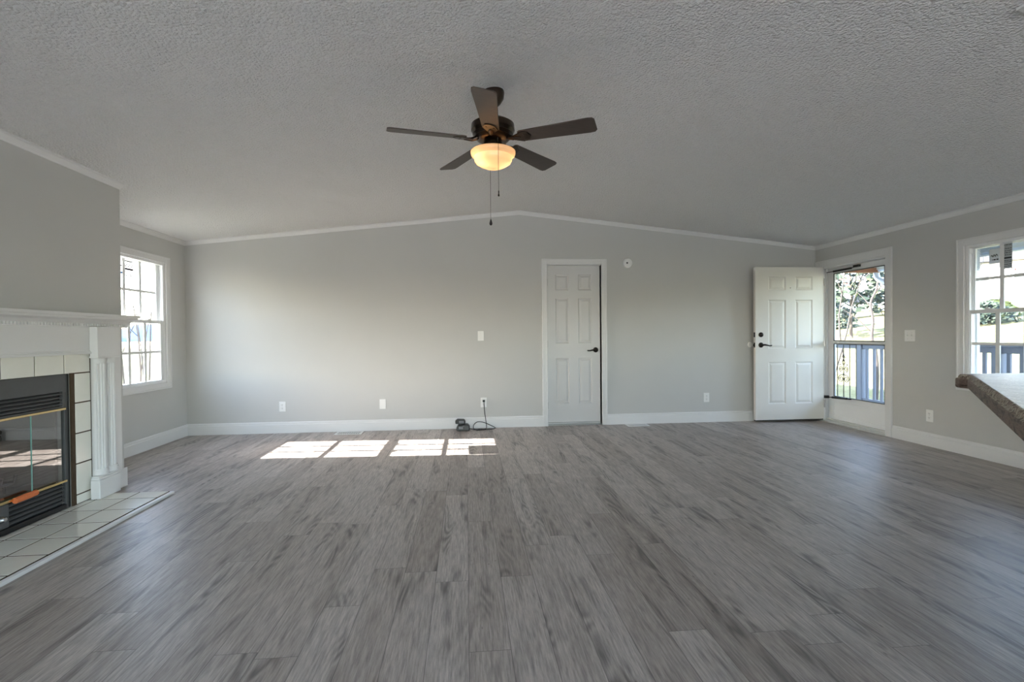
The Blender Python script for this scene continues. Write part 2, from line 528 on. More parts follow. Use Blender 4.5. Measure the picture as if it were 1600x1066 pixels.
# ---- crown and baseboards
CROWN = [(0, 0), (0.0, -0.044), (0.006, -0.044), (0.010, -0.034), (0.026, -0.014), (0.034, -0.010), (0.034, 0.006), (0, 0.006)]
BASE = [(0, 0), (0.016, 0), (0.016, 0.098), (0.011, 0.104), (0.011, 0.118), (0.006, 0.128), (0, 0.130)]
def run(name, prof, pts, outs):
    """prof swept through pts; outs = (U,V) frames per point"""
    m = MB()
    m.sweep(prof, [(p, U, V) for p, (U, V) in zip(pts, outs)])
    return struct(m.build(name, 'trim', smooth=False))
Z = (0, 0, 1)
e = 1e-3
run('trim_1', CROWN, [(XL, ceil_z(XL) and D, 0)] * 0 + [(XL, D, HS), (XRG, D, HR), (XR, D, HS)], [((0, -1, 0), Z)] * 3)
run('trim_2', CROWN, [(XL, CY1, HS), (XL, D, HS)], [((1, 0, 0.1), Z)] * 2)
run('trim_3', CROWN, [(XR, D, HS), (XR, YB, HS)], [((-1, 0, 0.1), Z)] * 2)
zc = ceil_z(CX)
run('trim_4', CROWN, [(CX, CY0, zc), (CX, CY1, zc)], [((1, -1, 0.1), Z), ((1, 1, 0.1), Z)])
run('trim_5', CROWN, [(CX, CY1, zc), (XL, CY1, HS)], [((1, 1, 0.1), Z), ((0, 1, 0), Z)])
run('baseboard_far', BASE, [(XL, D, 0), (0.922, D, 0)], [((0, -1, 0), Z)] * 2)
run('baseboard_corner', BASE, [(1.724, D, 0), (XR, D, 0)], [((0, -1, 0), Z)] * 2)
run('baseboard_left', BASE, [(XL, CY1, 0), (XL, D, 0)], [((1, 0, 0), Z)] * 2)
run('baseboard_right', BASE, [(XR, 4.80, 0), (XR, YB, 0)], [((-1, 0, 0), Z)] * 2)
run('baseboard_rear', BASE, [(XL, YB, 0), (SLD[0][0], YB, 0)], [((0, 1, 0), Z)] * 2)

# ------------------------------------------------------------------ exterior shell of the house
m = MB()
m.box(XL - WT, XR + WT, D + WT, 13.0, -0.7, 2.2)
pts = [(XL - WT, D + WT, 2.2), (XR + WT, D + WT, 2.2), (XRG, D + WT, 2.6)]
m.prism(pts, (0, 13.0 - D - WT, 0))
struct(m.build('wall_wing', 'siding'))
m = MB()
ov = 0.34
for s, xe in ((-1, XL - WT - ov), (1, XR + WT + 0.02)):
    sl = (HR - HS) / (XRG - XL)
    zr, ze = HR + 0.10, HR + 0.10 - sl * abs(xe - XRG)
    m.prism([(XRG, YB - 0.5, zr), (xe, YB - 0.5, ze), (xe, YB - 0.5, ze + 0.06), (XRG, YB - 0.5, zr + 0.12)], (0, 13.5 - YB + 0.5, 0))
struct(m.build('roof', 'shingle'))
struct(MB().box(XL - WT, XL - 0.02, YB - WT, D + WT, -0.7, -0.12).box(XR + 0.02, XR + WT, YB - WT, D + WT, -0.7, -0.12).build('wall_foundation', 'siding'))

# ------------------------------------------------------------------ windows
def hung_window(name, xin, sg, y0, y1, z0, z1, label, gy0, gy1, casing=0.065, cols=3, detail=True):
    """double hung window in a wall whose room face is xin; sg = direction of outdoors along x"""
    root = struct(thing(name, (xin, (y0 + y1) / 2, z0), label, 'window'))
    X = lambda d: xin + sg * d
    bx = lambda m, d0, d1, a, b, c0, c1: m.box(min(X(d0), X(d1)), max(X(d0), X(d1)), a, b, c0, c1)
    cw = casing
    m = MB()      # casing with a raised outer bead
    for a, b, c0, c1 in ((y0 - cw, y0, z0 - cw, z1 + cw), (y1, y1 + cw, z0 - cw, z1 + cw), (y0, y1, z1, z1 + cw), (y0, y1, z0 - cw, z0)):
        bx(m, -0.014, 0.0, a, b, c0, c1)
    for a, b, c0, c1 in ((y0 - cw, y0 - cw + 0.016, z0 - cw, z1 + cw), (y1 + cw - 0.016, y1 + cw, z0 - cw, z1 + cw), (y0 - cw + 0.016, y1 + cw - 0.016, z1 + cw - 0.016, z1 + cw), (y0 - cw + 0.016, y1 + cw - 0.016, z0 - cw, z0 - cw + 0.016)):
        bx(m, -0.020, -0.014, a, b, c0, c1)
    m.build('casing', 'trim', root, 0.003)
    fr = 0.026
    m = MB()      # vinyl frame with jamb tracks
    for a, b, c0, c1 in ((y0, y0 + fr, z0, z1), (y1 - fr, y1, z0, z1), (y0 + fr, y1 - fr, z1 - fr, z1), (y0 + fr, y1 - fr, z0, z0 + fr)):
        bx(m, 0.0, WT, a, b, c0, c1)
    if detail:
        for yy, s in ((y0 + fr, 1), (y1 - fr, -1)):
            for d0, d1 in ((0.002, 0.008), (0.040, 0.046), (0.078, 0.086)):
                bx(m, d0, d1, min(yy, yy + s * 0.012), max(yy, yy + s * 0.012), z0 + fr, z1 - fr)
            bx(m, 0.010, 0.038, min(yy, yy + s * 0.010), max(yy, yy + s * 0.010), z1 - fr - 0.05, z1 - fr)
    m.build('window_frame', 'vinyl', root, 0.002)
    zm = 1.28
    for nm, d0, d1, s0, s1, g0, g1 in (('upper_sash', 0.048, 0.076, zm - 0.014, z1 - fr, zm + 0.014, 1.876 if sg < 0 else 1.842), ('lower_sash', 0.010, 0.038, z0 + fr, zm + 0.018, 0.68 if sg < 0 else 0.735, zm - 0.015)):
        m = MB()
        a0, a1 = y0 + fr + 0.001, y1 - fr - 0.001
        bx(m, d0, d1, a0, gy0, s0, s1); bx(m, d0, d1, gy1, a1, s0, s1)
        bx(m, d0, d1, gy0, gy1, s0, g0); bx(m, d0, d1, gy0, gy1, g1, s1)
        sh = m.build(nm, 'vinyl', root, 0.003)
        dm = (d0 + d1) / 2
        mm = MB()
        for k in range(1, cols):
            yy = gy0 + (gy1 - gy0) * k / cols
            bx(mm, dm - 0.005, dm + 0.005, yy - 0.017, yy + 0.017, g0, g1)
        zz = (g0 + g1) / 2
        bx(mm, dm - 0.0049, dm + 0.0049, gy0, gy1, zz - 0.012, zz + 0.012)
        mm.build('muntins', 'vinyl', sh)
        g = MB(); g.quad((X(dm), gy0, g0), (X(dm), gy1, g0), (X(dm), gy1, g1), (X(dm), gy0, g1))
        g.build('pane', 'glass', sh)
        if nm == 'lower_sash':
            k = MB()
            ym = (gy0 + gy1) / 2
            for off in ((-0.17, 0.17) if detail else (0,)):
                bx(k, 0.006, 0.034, ym + off - 0.028, ym + off + 0.028, zm + 0.018, zm + 0.026)
                bx(k, 0.000, 0.018, ym + off - 0.006, ym + off + 0.030, zm + 0.026, zm + 0.034)
            k.build('sash_lock', 'vinyl', sh, 0.002)
    return root
hung_window('window_1', XL, -1, W1['y0'], W1['y1'], W1['z0'], W1['z1'], 'white double hung window with grilles beyond the fireplace chimney', 4.797, 5.505)
hung_window('window_2', XR, 1, W2['y0'], W2['y1'], W2['z0'], W2['z1'], 'white double hung window behind the dark countertop, labels on its upper sash', 3.365, 4.004)
for i, (a, b) in enumerate(HIDL):
    hung_window('window_%d' % (3 + i), XL, -1, a, b, 0.6, 1.95, 'white double hung window on the left wall behind the camera', a + 0.075, b - 0.075, detail=False)
for i, (a, b) in enumerate(HIDR):
    hung_window('window_%d' % (5 + i), XR, 1, a, b, 0.9, 1.95, 'white double hung window on the right wall behind the camera', a + 0.075, b - 0.075, detail=False)

def fill_slider(name, x0, x1):
    root = struct(thing(name, ((x0 + x1) / 2, YB, 0), 'white sliding glass door in the rear wall', 'door'))
    m = MB()
    z1 = 2.05
    for a, b, c0, c1 in ((x0, x0 + 0.05, 0, z1), (x1 - 0.05, x1, 0, z1), (x0 + 0.05, x1 - 0.05, z1 - 0.05, z1), (x0 + 0.05, x1 - 0.05, 0, 0.04)):
        m.box(a, b, YB - WT, YB, c0, c1)
    m.build('door_frame', 'vinyl', root, 0.003)
    xm = (x0 + x1) / 2
    for a, b, yy in ((x0 + 0.05, xm + 0.04, YB - 0.08), (xm - 0.04, x1 - 0.05, YB - 0.04)):
        m = MB()
        for p, q, c0, c1 in ((a, a + 0.07, 0.04, 2.0), (b - 0.07, b, 0.04, 2.0), (a + 0.07, b - 0.07, 1.92, 2.0), (a + 0.07, b - 0.07, 0.04, 0.14)):
            m.box(p, q, yy - 0.018, yy + 0.018, c0, c1)
        s = m.build('door_panel', 'vinyl', root, 0.003)
        MB().quad((a + 0.07, yy, 0.14), (b - 0.07, yy, 0.14), (b - 0.07, yy, 1.92), (a + 0.07, yy, 1.92)).build('pane', 'glass', s)
fill_slider('door_4', *SLD[0]); fill_slider('door_5', *SLD[1])

# light portals in the openings so that sky light is sampled well
def portal(name, loc, nrm, w, h):
    ld = bpy.data.lights.new(name, 'AREA')
    ld.shape = 'RECTANGLE'; ld.size = w; ld.size_y = h
    ld.cycles.is_portal = True
    o = bpy.data.objects.new(name, ld)
    o.location = loc
    o.rotation_euler = Vector(nrm).to_track_quat('-Z', 'Z' if abs(nrm[2]) < 0.9 else 'Y').to_euler()
    COL.objects.link(o)
portal('sky_portal', (XL - WT - 0.01, (W1['y0'] + W1['y1']) / 2, 1.275), (1, 0, 0), 0.88, 1.28)
portal('sky_portal', (XR + WT + 0.01, (W2['y0'] + W2['y1']) / 2, 1.26), (-1, 0, 0), 0.78, 1.25)
portal('sky_portal', (XR + WT + 0.01, (DO['y0'] + DO['y1']) / 2, 0.97), (-1, 0, 0), 1.0, 1.94)
for a, b in HIDL: portal('sky_portal', (XL - WT - 0.01, (a + b) / 2, 1.275), (1, 0, 0), b - a, 1.36)
for a, b in HIDR: portal('sky_portal', (XR + WT + 0.01, (a + b) / 2, 1.425), (-1, 0, 0), b - a, 1.06)
for a, b in SLD: portal('sky_portal', ((a + b) / 2, YB - WT - 0.01, 1.02), (0, 1, 0), b - a, 2.05)

# ------------------------------------------------------------------ doors
def panel_leaf(x0, x1, y0, y1, z0, z1, pans):
    """six panel leaf; pans = list of (xa,xb,za,zb); both faces moulded"""
    m = MB()
    dp = 0.008
    m.box(x0 + 0.001, x1 - 0.001, y0 + dp, y1 - dp, z0 + 0.001, z1 - 0.001)
    xs = sorted({x0, x1} | {p[0] for p in pans} | {p[1] for p in pans})
    zs = sorted({z0, z1} | {p[2] for p in pans} | {p[3] for p in pans})
    for yf, yb in ((y0, y0 + dp), (y1, y1 - dp)):
        a, b = min(yf, yb), max(yf, yb)
        for i in range(len(xs) - 1):
            for j in range(len(zs) - 1):
                xm, zm = (xs[i] + xs[i + 1]) / 2, (zs[j] + zs[j + 1]) / 2
                if not any(p[0] < xm < p[1] and p[2] < zm < p[3] for p in pans):
                    m.box(xs[i], xs[i + 1], a, b, zs[j], zs[j + 1])
        for (xa, xb, za, zb) in pans:     # sticking bead, sloped to the recess, then the raised field
            for ins0, yy0, ins1, yy1 in ((0.0, yf, 0.013, yb), (0.018, yb, 0.040, yf + (yb - yf) * 0.15)):
                q0 = [(xa + ins0, yy0, za + ins0), (xb - ins0, yy0, za + ins0), (xb - ins0, yy0, zb - ins0), (xa + ins0, yy0, zb - ins0)]
                q1 = [(xa + ins1, yy1, za + ins1), (xb - ins1, yy1, za + ins1), (xb - ins1, yy1, zb - ins1), (xa + ins1, yy1, zb - ins1)]
                for k in range(4):
                    m.quad(q0[k], q0[(k + 1) % 4], q1[(k + 1) % 4], q1[k])
            m.quad(*q1)
    return m
def frame_casing(m, pts):
    pass

# interior closet door
root = struct(thing('door_1', (1.31, D, 0), 'closed white six-panel interior door in the middle of the far wall', 'door'))
colx = ((1.087, 1.255), (1.370, 1.538)); rowz = ((1.652, 1.848), (1.005, 1.557), (0.268, 0.827))
panel_leaf(0.988, 1.640, D + 0.012, D + 0.047, 0.040, 1.957, [(a, b, c, d) for a, b in colx for c, d in rowz]).build('door_leaf', 'door', root)
m = MB()      # jambs behind the casing
m.box(ID['x0'], ID['x0'] + 0.012, D, D + WT, 0, ID['z1']); m.box(ID['x1'] - 0.0, ID['x1'] + 0.004, D, D + WT, 0, ID['z1']); m.box(ID['x0'], ID['x1'], D, D + WT, 1.960, ID['z1'])
m.box(ID['x0'] + 0.012, ID['x1'], D + 0.05, D + WT, 0, 0.03); 
m.build('jamb', 'trim', root)
def casing_xz(m, x0, x1, z1, y, w):
    for a, b, c0, c1 in ((x0 - w, x0, 0, z1 + w), (x1, x1 + w, 0, z1 + w), (x0, x1, z1, z1 + w)):
        m.box(a, b, y - 0.014, y, c0, c1)
    for a, b, c0, c1 in ((x0 - w, x0 - w + 0.02, 0, z1 + w), (x1 + w - 0.02, x1 + w, 0, z1 + w), (x0 - w + 0.02, x1 + w - 0.02, z1 + w - 0.02, z1 + w)):
        m.box(a, b, y - 0.020, y - 0.014, c0, c1)
    for a, b, c0, c1 in ((x0 - 0.016, x0 - 0.004, 0, z1 + 0.004), (x1 + 0.004, x1 + 0.016, 0, z1 + 0.004), (x0 - 0.016, x1 + 0.016, z1 + 0.004, z1 + 0.016)):
        m.box(a, b, y - 0.018, y - 0.014, c0, c1)
m = MB(); casing_xz(m, 0.985, 1.656, 1.968, D, 0.066); m.build('casing', 'trim', root, 0.003)
m = MB().box(ID['x0'] + 0.013, ID['x1'] - 0.001, D + 0.004, D + 0.049, 0.001, 0.012); m.build('threshold', 'steel', root)

def lever(root, x, y, z, s, name='door_handle'):
    """lever handle facing -y at (x,y,z); s = direction of the lever along x"""
    m = MB()
    m.lathe([(0.001, -0.010), (0.024, -0.010), (0.031, -0.006), (0.032, 0.0)], (x, y, z), 28, 1)
    m.lathe([(0.011, -0.045), (0.013, -0.028), (0.011, -0.008)], (x, y, z), 16, 1)
    m.tube([(x - s * 0.010, y - 0.046, z + 0.001), (x + s * 0.02, y - 0.047, z + 0.004), (x + s * 0.05, y - 0.047, z - 0.001), (x + s * 0.08, y - 0.046, z - 0.008), (x + s * 0.105, y - 0.044, z - 0.008), (x + s * 0.115, y - 0.043, z - 0.004)], [0.011, 0.011, 0.009, 0.008, 0.0075, 0.006], 10)
    return m.build(name, 'lever', root, smooth=True)
h = lever(root, 1.585, D + 0.012, 0.922, -1)
h['label'] = 'dark bronze lever handle'
h2 = MB()
for zz in (0.25, 1.0, 1.75): h2.tube([(0.985, D + 0.004, zz - 0.04), (0.985, D + 0.004, zz + 0.04)], 0.006, 10)
h2.build('hinge', 'steel', root)

# entry door, swung open against the far wall
EY0, EY1 = 5.808, 5.852
root = struct(thing('door_2', (XR, EY1, 0), 'white six-panel entry door swung open in the far right corner', 'door'))
ex = lambda x: x * EY0 / 5.834
colx = ((ex(3.744), ex(3.972)), (ex(4.096), ex(4.326)))
rowz = ((1.638, 1.808), (0.915, 1.522), (0.229, 0.750))
panel_leaf(3.558, 4.455, EY0, EY1, 0.031, 1.925, [(a, b, c, d) for a, b in colx for c, d in rowz]).build('door_leaf', 'entry', root, 0.0)
lever(root, 3.628, EY0, 0.962, 1)['label'] = 'dark bronze lever handle'
m = MB()
m.lathe([(0.001, -0.014), (0.020, -0.014), (0.029, -0.008), (0.031, 0.0)], (3.628, EY0, 1.090), 28, 1)
m.box(3.613, 3.643, EY0 - 0.028, EY0 - 0.012, 1.085, 1.095)
m.build('deadbolt', 'lever', root, 0.002, smooth=True)
for zz, hh in ((1.090, 0.03), (0.962, 0.03)):
    m = MB().box(3.5555, 3.559, EY0 + 0.008, EY1 - 0.008, zz - hh, zz + hh)
    if zz < 1: m.box(3.545, 3.556, EY0 + 0.014, EY1 - 0.014, zz - 0.012, zz + 0.012)
    m.build('latch_plate', 'lever', root)
m = MB()
m.lathe([(0.001, 0.0), (0.032, 0.0), (0.031, 0.008), (0.012, 0.012), (0.012, 0.035), (0.001, 0.036)], (3.628, EY1, 0.962), 24, 1)
m.tube([(3.62, EY1 + 0.034, 0.962), (3.68, EY1 + 0.034, 0.958), (3.73, EY1 + 0.030, 0.955)], [0.009, 0.008, 0.006], 10)
m.build('outer_handle', 'lever', root, smooth=True)
for zz in (0.22, 0.98, 1.74):
    MB().tube([(4.462, EY0 - 0.004, zz - 0.045), (4.462, EY0 - 0.004, zz + 0.045)], 0.006, 10).build('hinge', 'steel', root)
MB().box(3.56, 4.45, EY0 + 0.004, EY1 - 0.004, 0.018, 0.031).build('door_sweep', 'black', root)
m = MB().lathe([(0.001, -0.003), (0.005, -0.002), (0.0055, 0)], (ex(4.033), EY0, 1.668), 16, 1)
m.build('peephole', 'lever', root)
# door casing and jamb in the right wall
m = MB()
w = 0.08
for a, b, c0, c1 in ((DO['y0'] - w, DO['y0'], 0, DO['z1'] + w), (DO['y1'], DO['y1'] + w, 0, DO['z1'] + w), (DO['y0'], DO['y1'], DO['z1'], DO['z1'] + w)):
    m.box(XR - 0.015, XR, a, b, c0, c1)
m.box(XR - 0.020, XR - 0.015, DO['y0'] - w, DO['y0'] - w + 0.018, 0, DO['z1'] + w)
m.box(XR - 0.020, XR - 0.015, DO['y0'] - w, DO['y1'] + w, DO['z1'] + w - 0.018, DO['z1'] + w)
struct(m.build('trim_6', 'trim', None, 0.003))
m = MB()
m.box(XR, XR + WT, DO['y0'], DO['y0'] + 0.018, 0, DO['z1']); m.box(XR, XR + WT, DO['y1'] - 0.018, DO['y1'], 0, DO['z1']); m.box(XR, XR + WT, DO['y0'], DO['y1'], DO['z1'] - 0.018, DO['z1'])
m.box(XR + 0.052, XR + 0.066, DO['y0'] + 0.018, DO['y0'] + 0.030, 0, DO['z1'] - 0.018); m.box(XR + 0.052, XR + 0.066, DO['y1'] - 0.030, DO['y1'] - 0.018, 0, DO['z1'] - 0.018)
struct(m.build('trim_7', 'trim', None, 0.002))
m = MB().box(XR - 0.028, XR + WT + 0.02, DO['y0'], DO['y1'], 0.0, 0.018).box(XR + 0.05, XR + WT + 0.02, DO['y0'] + 0.018, DO['y1'] - 0.018, 0.018, 0.034)
struct(m.build('trim_8', 'soffit', None, 0.004))

# storm door
SX0, SX1 = 4.538, 4.568
SY0, SY1 = 4.908, 5.842
root = struct(thing('door_3', (SX0, SY0, 0.036), 'closed white storm door with scrollwork grille leading to the porch', 'door'))
m = MB()
gy0, gy1 = 4.985, 5.742
for a, b, c0, c1 in ((SY0, gy0, 0.036, 1.905), (gy1, SY1, 0.036, 1.905), (gy0, gy1, 1.84, 1.905), (gy0, gy1, 0.972, 1.003), (gy0, gy1, 0.255, 0.318), (gy0, gy1, 0.036, 0.085)):
    m.box(SX0, SX1, a, b, c0, c1)
m.build('storm_frame', 'vinyl', root, 0.004)
MB().box(SX0 + 0.008, SX1 - 0.008, gy0, gy1, 0.085, 0.255).build('kick_panel', 'vinyl', root)
for z0, z1 in ((1.003, 1.84), (0.318, 0.972)):
    xm = (SX0 + SX1) / 2
    m = MB()
    for a, b, c0, c1 in ((gy0, gy0 + 0.01, z0, z1), (gy1 - 0.01, gy1, z0, z1), (gy0 + 0.01, gy1 - 0.01, z0, z0 + 0.01), (gy0 + 0.01, gy1 - 0.01, z1 - 0.01, z1)):
        m.box(SX0 - 0.004, SX0 + 0.004, a, b, c0, c1)
    f = m.build('glazing_bead', 'hoodmetal', root)
    MB().quad((xm, gy0, z0), (xm, gy1, z0), (xm, gy1, z1), (xm, gy0, z1)).build('pane', 'glass', f)
# wrought grille
m = MB()
gx = SX1 - 0.004
for k in range(4):
    yy = 5.712 - k * 0.098
    m.tube([(gx, yy, 0.322), (gx, yy, 0.968)], 0.005, 6)
def spiral(m, cy_, cz_, r0, r1, a0, a1, n=22, r=0.0045):
    pts = []
    for i in range(n + 1):
        f = i / n
        a = a0 + (a1 - a0) * f
        rr = r0 + (r1 - r0) * f
        pts.append((gx, cy_ + rr * math.cos(a), cz_ + rr * math.sin(a)))
    m.tube(pts, r, 6)
yc = 5.712 - 0.098
for s in (-1, 1):
    spiral(m, yc + s * 0.042, 0.545, 0.046, 0.010, PI / 2 if s > 0 else PI / 2, (PI / 2 - s * 3.2 * PI))
    spiral(m, yc + s * 0.038, 0.665, 0.036, 0.008, -PI / 2, (-PI / 2 + s * 3.2 * PI))
    m.tube([(gx, yc, 0.60), (gx, yc + s * 0.02, 0.592), (gx, yc + s * 0.042, 0.591)], 0.0045, 6)
    m.tube([(gx, yc, 0.71), (gx, yc + s * 0.022, 0.74), (gx, yc + s * 0.012, 0.772), (gx, yc, 0.79)], 0.0045, 6)
    m.tube([(gx, yc, 0.80), (gx, yc + s * 0.018, 0.815), (gx, yc + s * 0.034, 0.808)], 0.004, 6)
    m.lathe([(0.001, -0.01), (0.009, 0), (0.001, 0.01)], (gx, yc + s * 0.056, 0.718), 8)
m.lathe([(0.001, -0.02), (0.010, -0.008), (0.012, 0.0), (0.006, 0.014), (0.001, 0.03)], (gx, yc, 0.83), 8)
m.lathe([(0.004, -0.02), (0.011, 0.0), (0.004, 0.02)], (gx, yc, 0.60), 8)
m.build('scroll_grille', 'blackmetal', root)
# closers
m = MB()
m.tube([(SX0 - 0.028, 5.50, 0.318), (SX0 - 0.028, 5.735, 0.306)], 0.013, 10)
m.tube([(SX0 - 0.028, 5.735, 0.306), (SX0 - 0.030, 5.835, 0.300)], 0.006, 8)
m.box(SX0 - 0.03, SX0, 5.46, 5.51, 0.31, 0.326); m.box(SX0 - 0.055, SX0 - 0.005, 5.815, 5.842, 0.285, 0.318)
m.build('door_closer', 'blackmetal', root)
m = MB()
m.tube([(SX0 - 0.02, 5.44, 1.865), (SX0 - 0.02, 5.72, 1.862)], 0.012, 10)
m.tube([(SX0 - 0.02, 5.44, 1.865), (SX0 - 0.02, 5.30, 1.885)], 0.005, 8)
m.tube([(SX0 - 0.02, 5.72, 1.862), (SX0 - 0.02, 5.835, 1.862)], 0.005, 8)
m.box(SX0 - 0.03, SX0, 5.32, 5.40, 1.868, 1.893)
m.build('door_closer', 'blackmetal', root)
MB().box(SX0 - 0.012, SX0, 4.925, 4.945, 0.95, 1.01).build('latch', 'blackmetal', root)

# ------------------------------------------------------------------ fireplace
FC = (FB['y0'] + FB['y1']) / 2         # 2.955 centre line
# hearth of floor tiles with a white edge strip
HX = -2.118
root = thing('tiled_hearth', (-2.33, FC, 0), 'low hearth of cream floor tiles in front of the fireplace', 'hearth')
hy0, hy1 = 2 * FC - 3.735, 3.735
MB().box(CX + 0.001, HX, hy0, hy1, 0.0, 0.0195).build('grout_bed', 'grout', root)
m = MB()
rows = [(CX + 0.002, -2.512), (-2.508, -2.318), (-2.314, HX - 0.001)]
yb = [hy1 - 0.0] + [3.590 - 0.222 * k for k in range(0, 7)]
yb = [b for b in yb if b > hy0] + [hy0]
for (xa, xb) in rows:
    for a, b in zip(yb[1:], yb[:-1]):
        if b - a > 0.02: m.box(xa + 0.003, xb - 0.003, a + 0.005, b - 0.005, 0.012, 0.021)
m.build('hearth_tiles', 'tile', root, 0.0015)
m = MB()
m.box(HX + 0.004, HX + 0.032, hy0 - 0.03, hy1 + 0.002, 0.0, 0.019)
m.box(CX + 0.002, HX + 0.004, hy0 - 0.03, hy0 - 0.004, 0.0, 0.019)
m.build('edge_strip', 'trim', root, 0.004)
# tile surround
root = thing('tile_surround', (CX, FC, 0.02), 'cream wall tiles around the black firebox opening', 'tiles')
tx0, tx1 = CX + 0.001, CX + 0.017
ty0, ty1, tz1 = 2 * FC - 3.635, 3.635, 1.012
m = MB()
m.box(tx0, tx1 - 0.005, FB['y1'] - 0.002, ty1, 0.02, FB['z1'])
m.box(tx0, tx1 - 0.005, ty0, FB['y0'] + 0.002, 0.02, FB['z1'])
m.box(tx0, tx1 - 0.005, ty0, ty1, FB['z1'] + 0.002, tz1)
m.build('grout_bed', 'grout', root)
m = MB()
g = 0.004
zz = [0.022, 0.085, 0.289, 0.489, 0.690, 0.886]
for s in (1, -1):
    for a, b in zip(zz[:-1], zz[1:]):
        ya, ybb = FB['y1'] + 0.028, ty1 - 0.012
        if s < 0: ya, ybb = 2 * FC - ybb, 2 * FC - ya
        m.box(tx0, tx1, ya, ybb, a + g, b - g)
k = 0
ye = ty1 - 0.010
while ye > ty0 + 0.03:
    ya = max(ye - 0.217, ty0 + 0.006)
    m.box(tx0, tx1, ya + g, ye - g, 0.886 + g, tz1 - 0.002)
    ye -= 0.217
m.build('wall_tiles', 'tile', root, 0.0015)

# mantel
LX = -2.540                             # face of the leg boards
PX = -2.492                             # face of pilasters
root = thing('fireplace_mantel', (CX, FC, 0), 'white fireplace mantel with dentil moulding and fluted paired pilasters', 'mantel')
def mir(s, a, b):
    return (a, b) if s > 0 else (2 * FC - b, 2 * FC - a)
m = MB()
sy = 4.020
for x1, z0, z1, dy in ((-2.470, 1.262, 1.282, 0.0), (-2.478, 1.246, 1.262, 0.008)):
    m.box(CX + 0.001, x1, 2 * FC - sy + dy, sy - dy, z0, z1)
    if dy == 0: m.box(XL + 0.25, CX + 0.001, CY1 + 0.001, sy - dy, z0, z1)
m.build('mantel_shelf', 'trim', root, 0.003)
m = MB()      # cove below the shelf
prof = [(0, 1.192), (0.030, 1.192), (0.034, 1.200), (0.040, 1.216), (0.060, 1.236), (0.086, 1.246), (0, 1.246)]
m.sweep(prof, [((CX, 2 * FC - CY1, 0), (1, -0.4, 0), Z), ((CX, CY1, 0), (1, 0.4, 0), Z)])
m.build('cove_moulding', 'trim', root)
m = MB()
n = 88
for i in range(n):
    yy = 2 * FC - CY1 + 0.03 + i * (2 * (CY1 - FC) - 0.06) / n
    m.box(CX + 0.034, CX + 0.050, yy, yy + 0.0125, 1.198, 1.214)
m.build('dentil_moulding', 'trim', root)
MB().box(CX + 0.001, CX + 0.030, 2 * FC - 3.700, 3.700, 1.030, 1.192).build('frieze', 'trim', root, 0.002)
m = MB()
m.box(CX + 0.018, CX + 0.044, 2 * FC - 3.690, 3.690, 1.010, 1.024); m.box(CX + 0.018, CX + 0.038, 2 * FC - 3.690, 3.690, 1.024, 1.034)
m.build('bed_moulding', 'trim', root, 0.002)
for s in (1, -1):
    m = MB()
    a, b = mir(s, 3.637, 3.905)
    m.box(CX + 0.001, LX, a, b, 0.0225, 1.192)
    leg = m.build('mantel_leg', 'trim', root, 0.002)
    m = MB(); a, b = mir(s, 3.602, 3.800); a2, b2 = mir(s, 3.597, 3.805)
    m.box(LX, PX + 0.004, a, b, 0.980, 1.192); m.box(LX, PX + 0.009, a2, b2, 0.980, 0.992)
    m.build('cap_block', 'trim', leg, 0.002)
    for c0 in (3.676, 3.770):          # two half-round fluted shafts
        c1 = c0 if s > 0 else 2 * FC - c0
        m = MB()
        prof = []
        N = 48
        rr = 0.043
        for kk in range(N + 1):
            aa = -PI / 2 + PI * kk / N
            fl = 0.0075 * (0.5 - 0.5 * math.cos(14 * aa)) if abs(aa) < 1.35 else 0
            prof.append(((rr - fl) * math.cos(aa) * 0.95, (rr - fl) * math.sin(aa)))
        m.prism([(LX + u, c1 + w_, 0.215) for u, w_ in prof], (0, 0, 0.725))
        for z0, z1, r2 in ((0.175, 0.20, 0.050), (0.20, 0.215, 0.046), (0.94, 0.955, 0.046), (0.955, 0.980, 0.050)):
            m.prism([(LX + r2 * math.cos(-PI / 2 + PI * q / 20), c1 + r2 * math.sin(-PI / 2 + PI * q / 20), z0) for q in range(21)], (0, 0, z1 - z0))
        m.build('fluted_column', 'trim', leg)
    m = MB(); a, b = mir(s, 3.588, 3.792)
    m.box(LX, PX + 0.012, a, b, 0.0225, 0.150); m.box(LX, PX + 0.006, a + 0.004, b - 0.004, 0.150, 0.165); m.box(LX, PX + 0.001, a + 0.008, b - 0.008, 0.165, 0.175)
    m.build('plinth', 'trim', leg, 0.003)
    m = MB(); a, b = mir(s, 3.9715, 3.996)
    m.box(XL + 0.30 if s > 0 else XL + 0.02, CX + 0.004, a, b, 0.0, 0.135)
    m.box(CX + 0.0005, CX + 0.010, *mir(s, 3.906, 3.992), 0.0, 0.140)
    m.build('plinth_return', 'trim', leg, 0.003)

# prefabricated firebox with glass doors
root = thing('fireplace_insert', (CX, FC, 0.02), 'black metal firebox with bifold glass doors and brass trim', 'fireplace')
ix = CX - 0.004
y0, y1 = FB['y0'] + 0.012, FB['y1'] - 0.004
gz0, gz1 = 0.200, 0.668
oy0, oy1 = 2 * FC - 3.430, 3.430
m = MB()      # hood plate and side stiles
m.box(ix - 0.02, ix, y0, y1, 0.775, 0.886)
m.box(ix - 0.02, ix, y0, oy0, 0.022, 0.775); m.box(ix - 0.02, ix, oy1, y1, 0.022, 0.775)
m.box(ix - 0.02, ix, oy0, oy0 + 0.05, 0.672, 0.775); m.box(ix - 0.02, ix, oy1 - 0.012, oy1, 0.672, 0.775)
m.box(ix - 0.02, ix, oy0 + 0.05, oy1 - 0.012, 0.668, 0.682)
m.build('front_plate', 'hoodmetal', root, 0.0015)
m = MB().box(ix - 0.02, ix + 0.004, oy1 + 0.020, y1, 0.022, 0.886)
m.build('stile', 'blackmetal', root, 0.002)
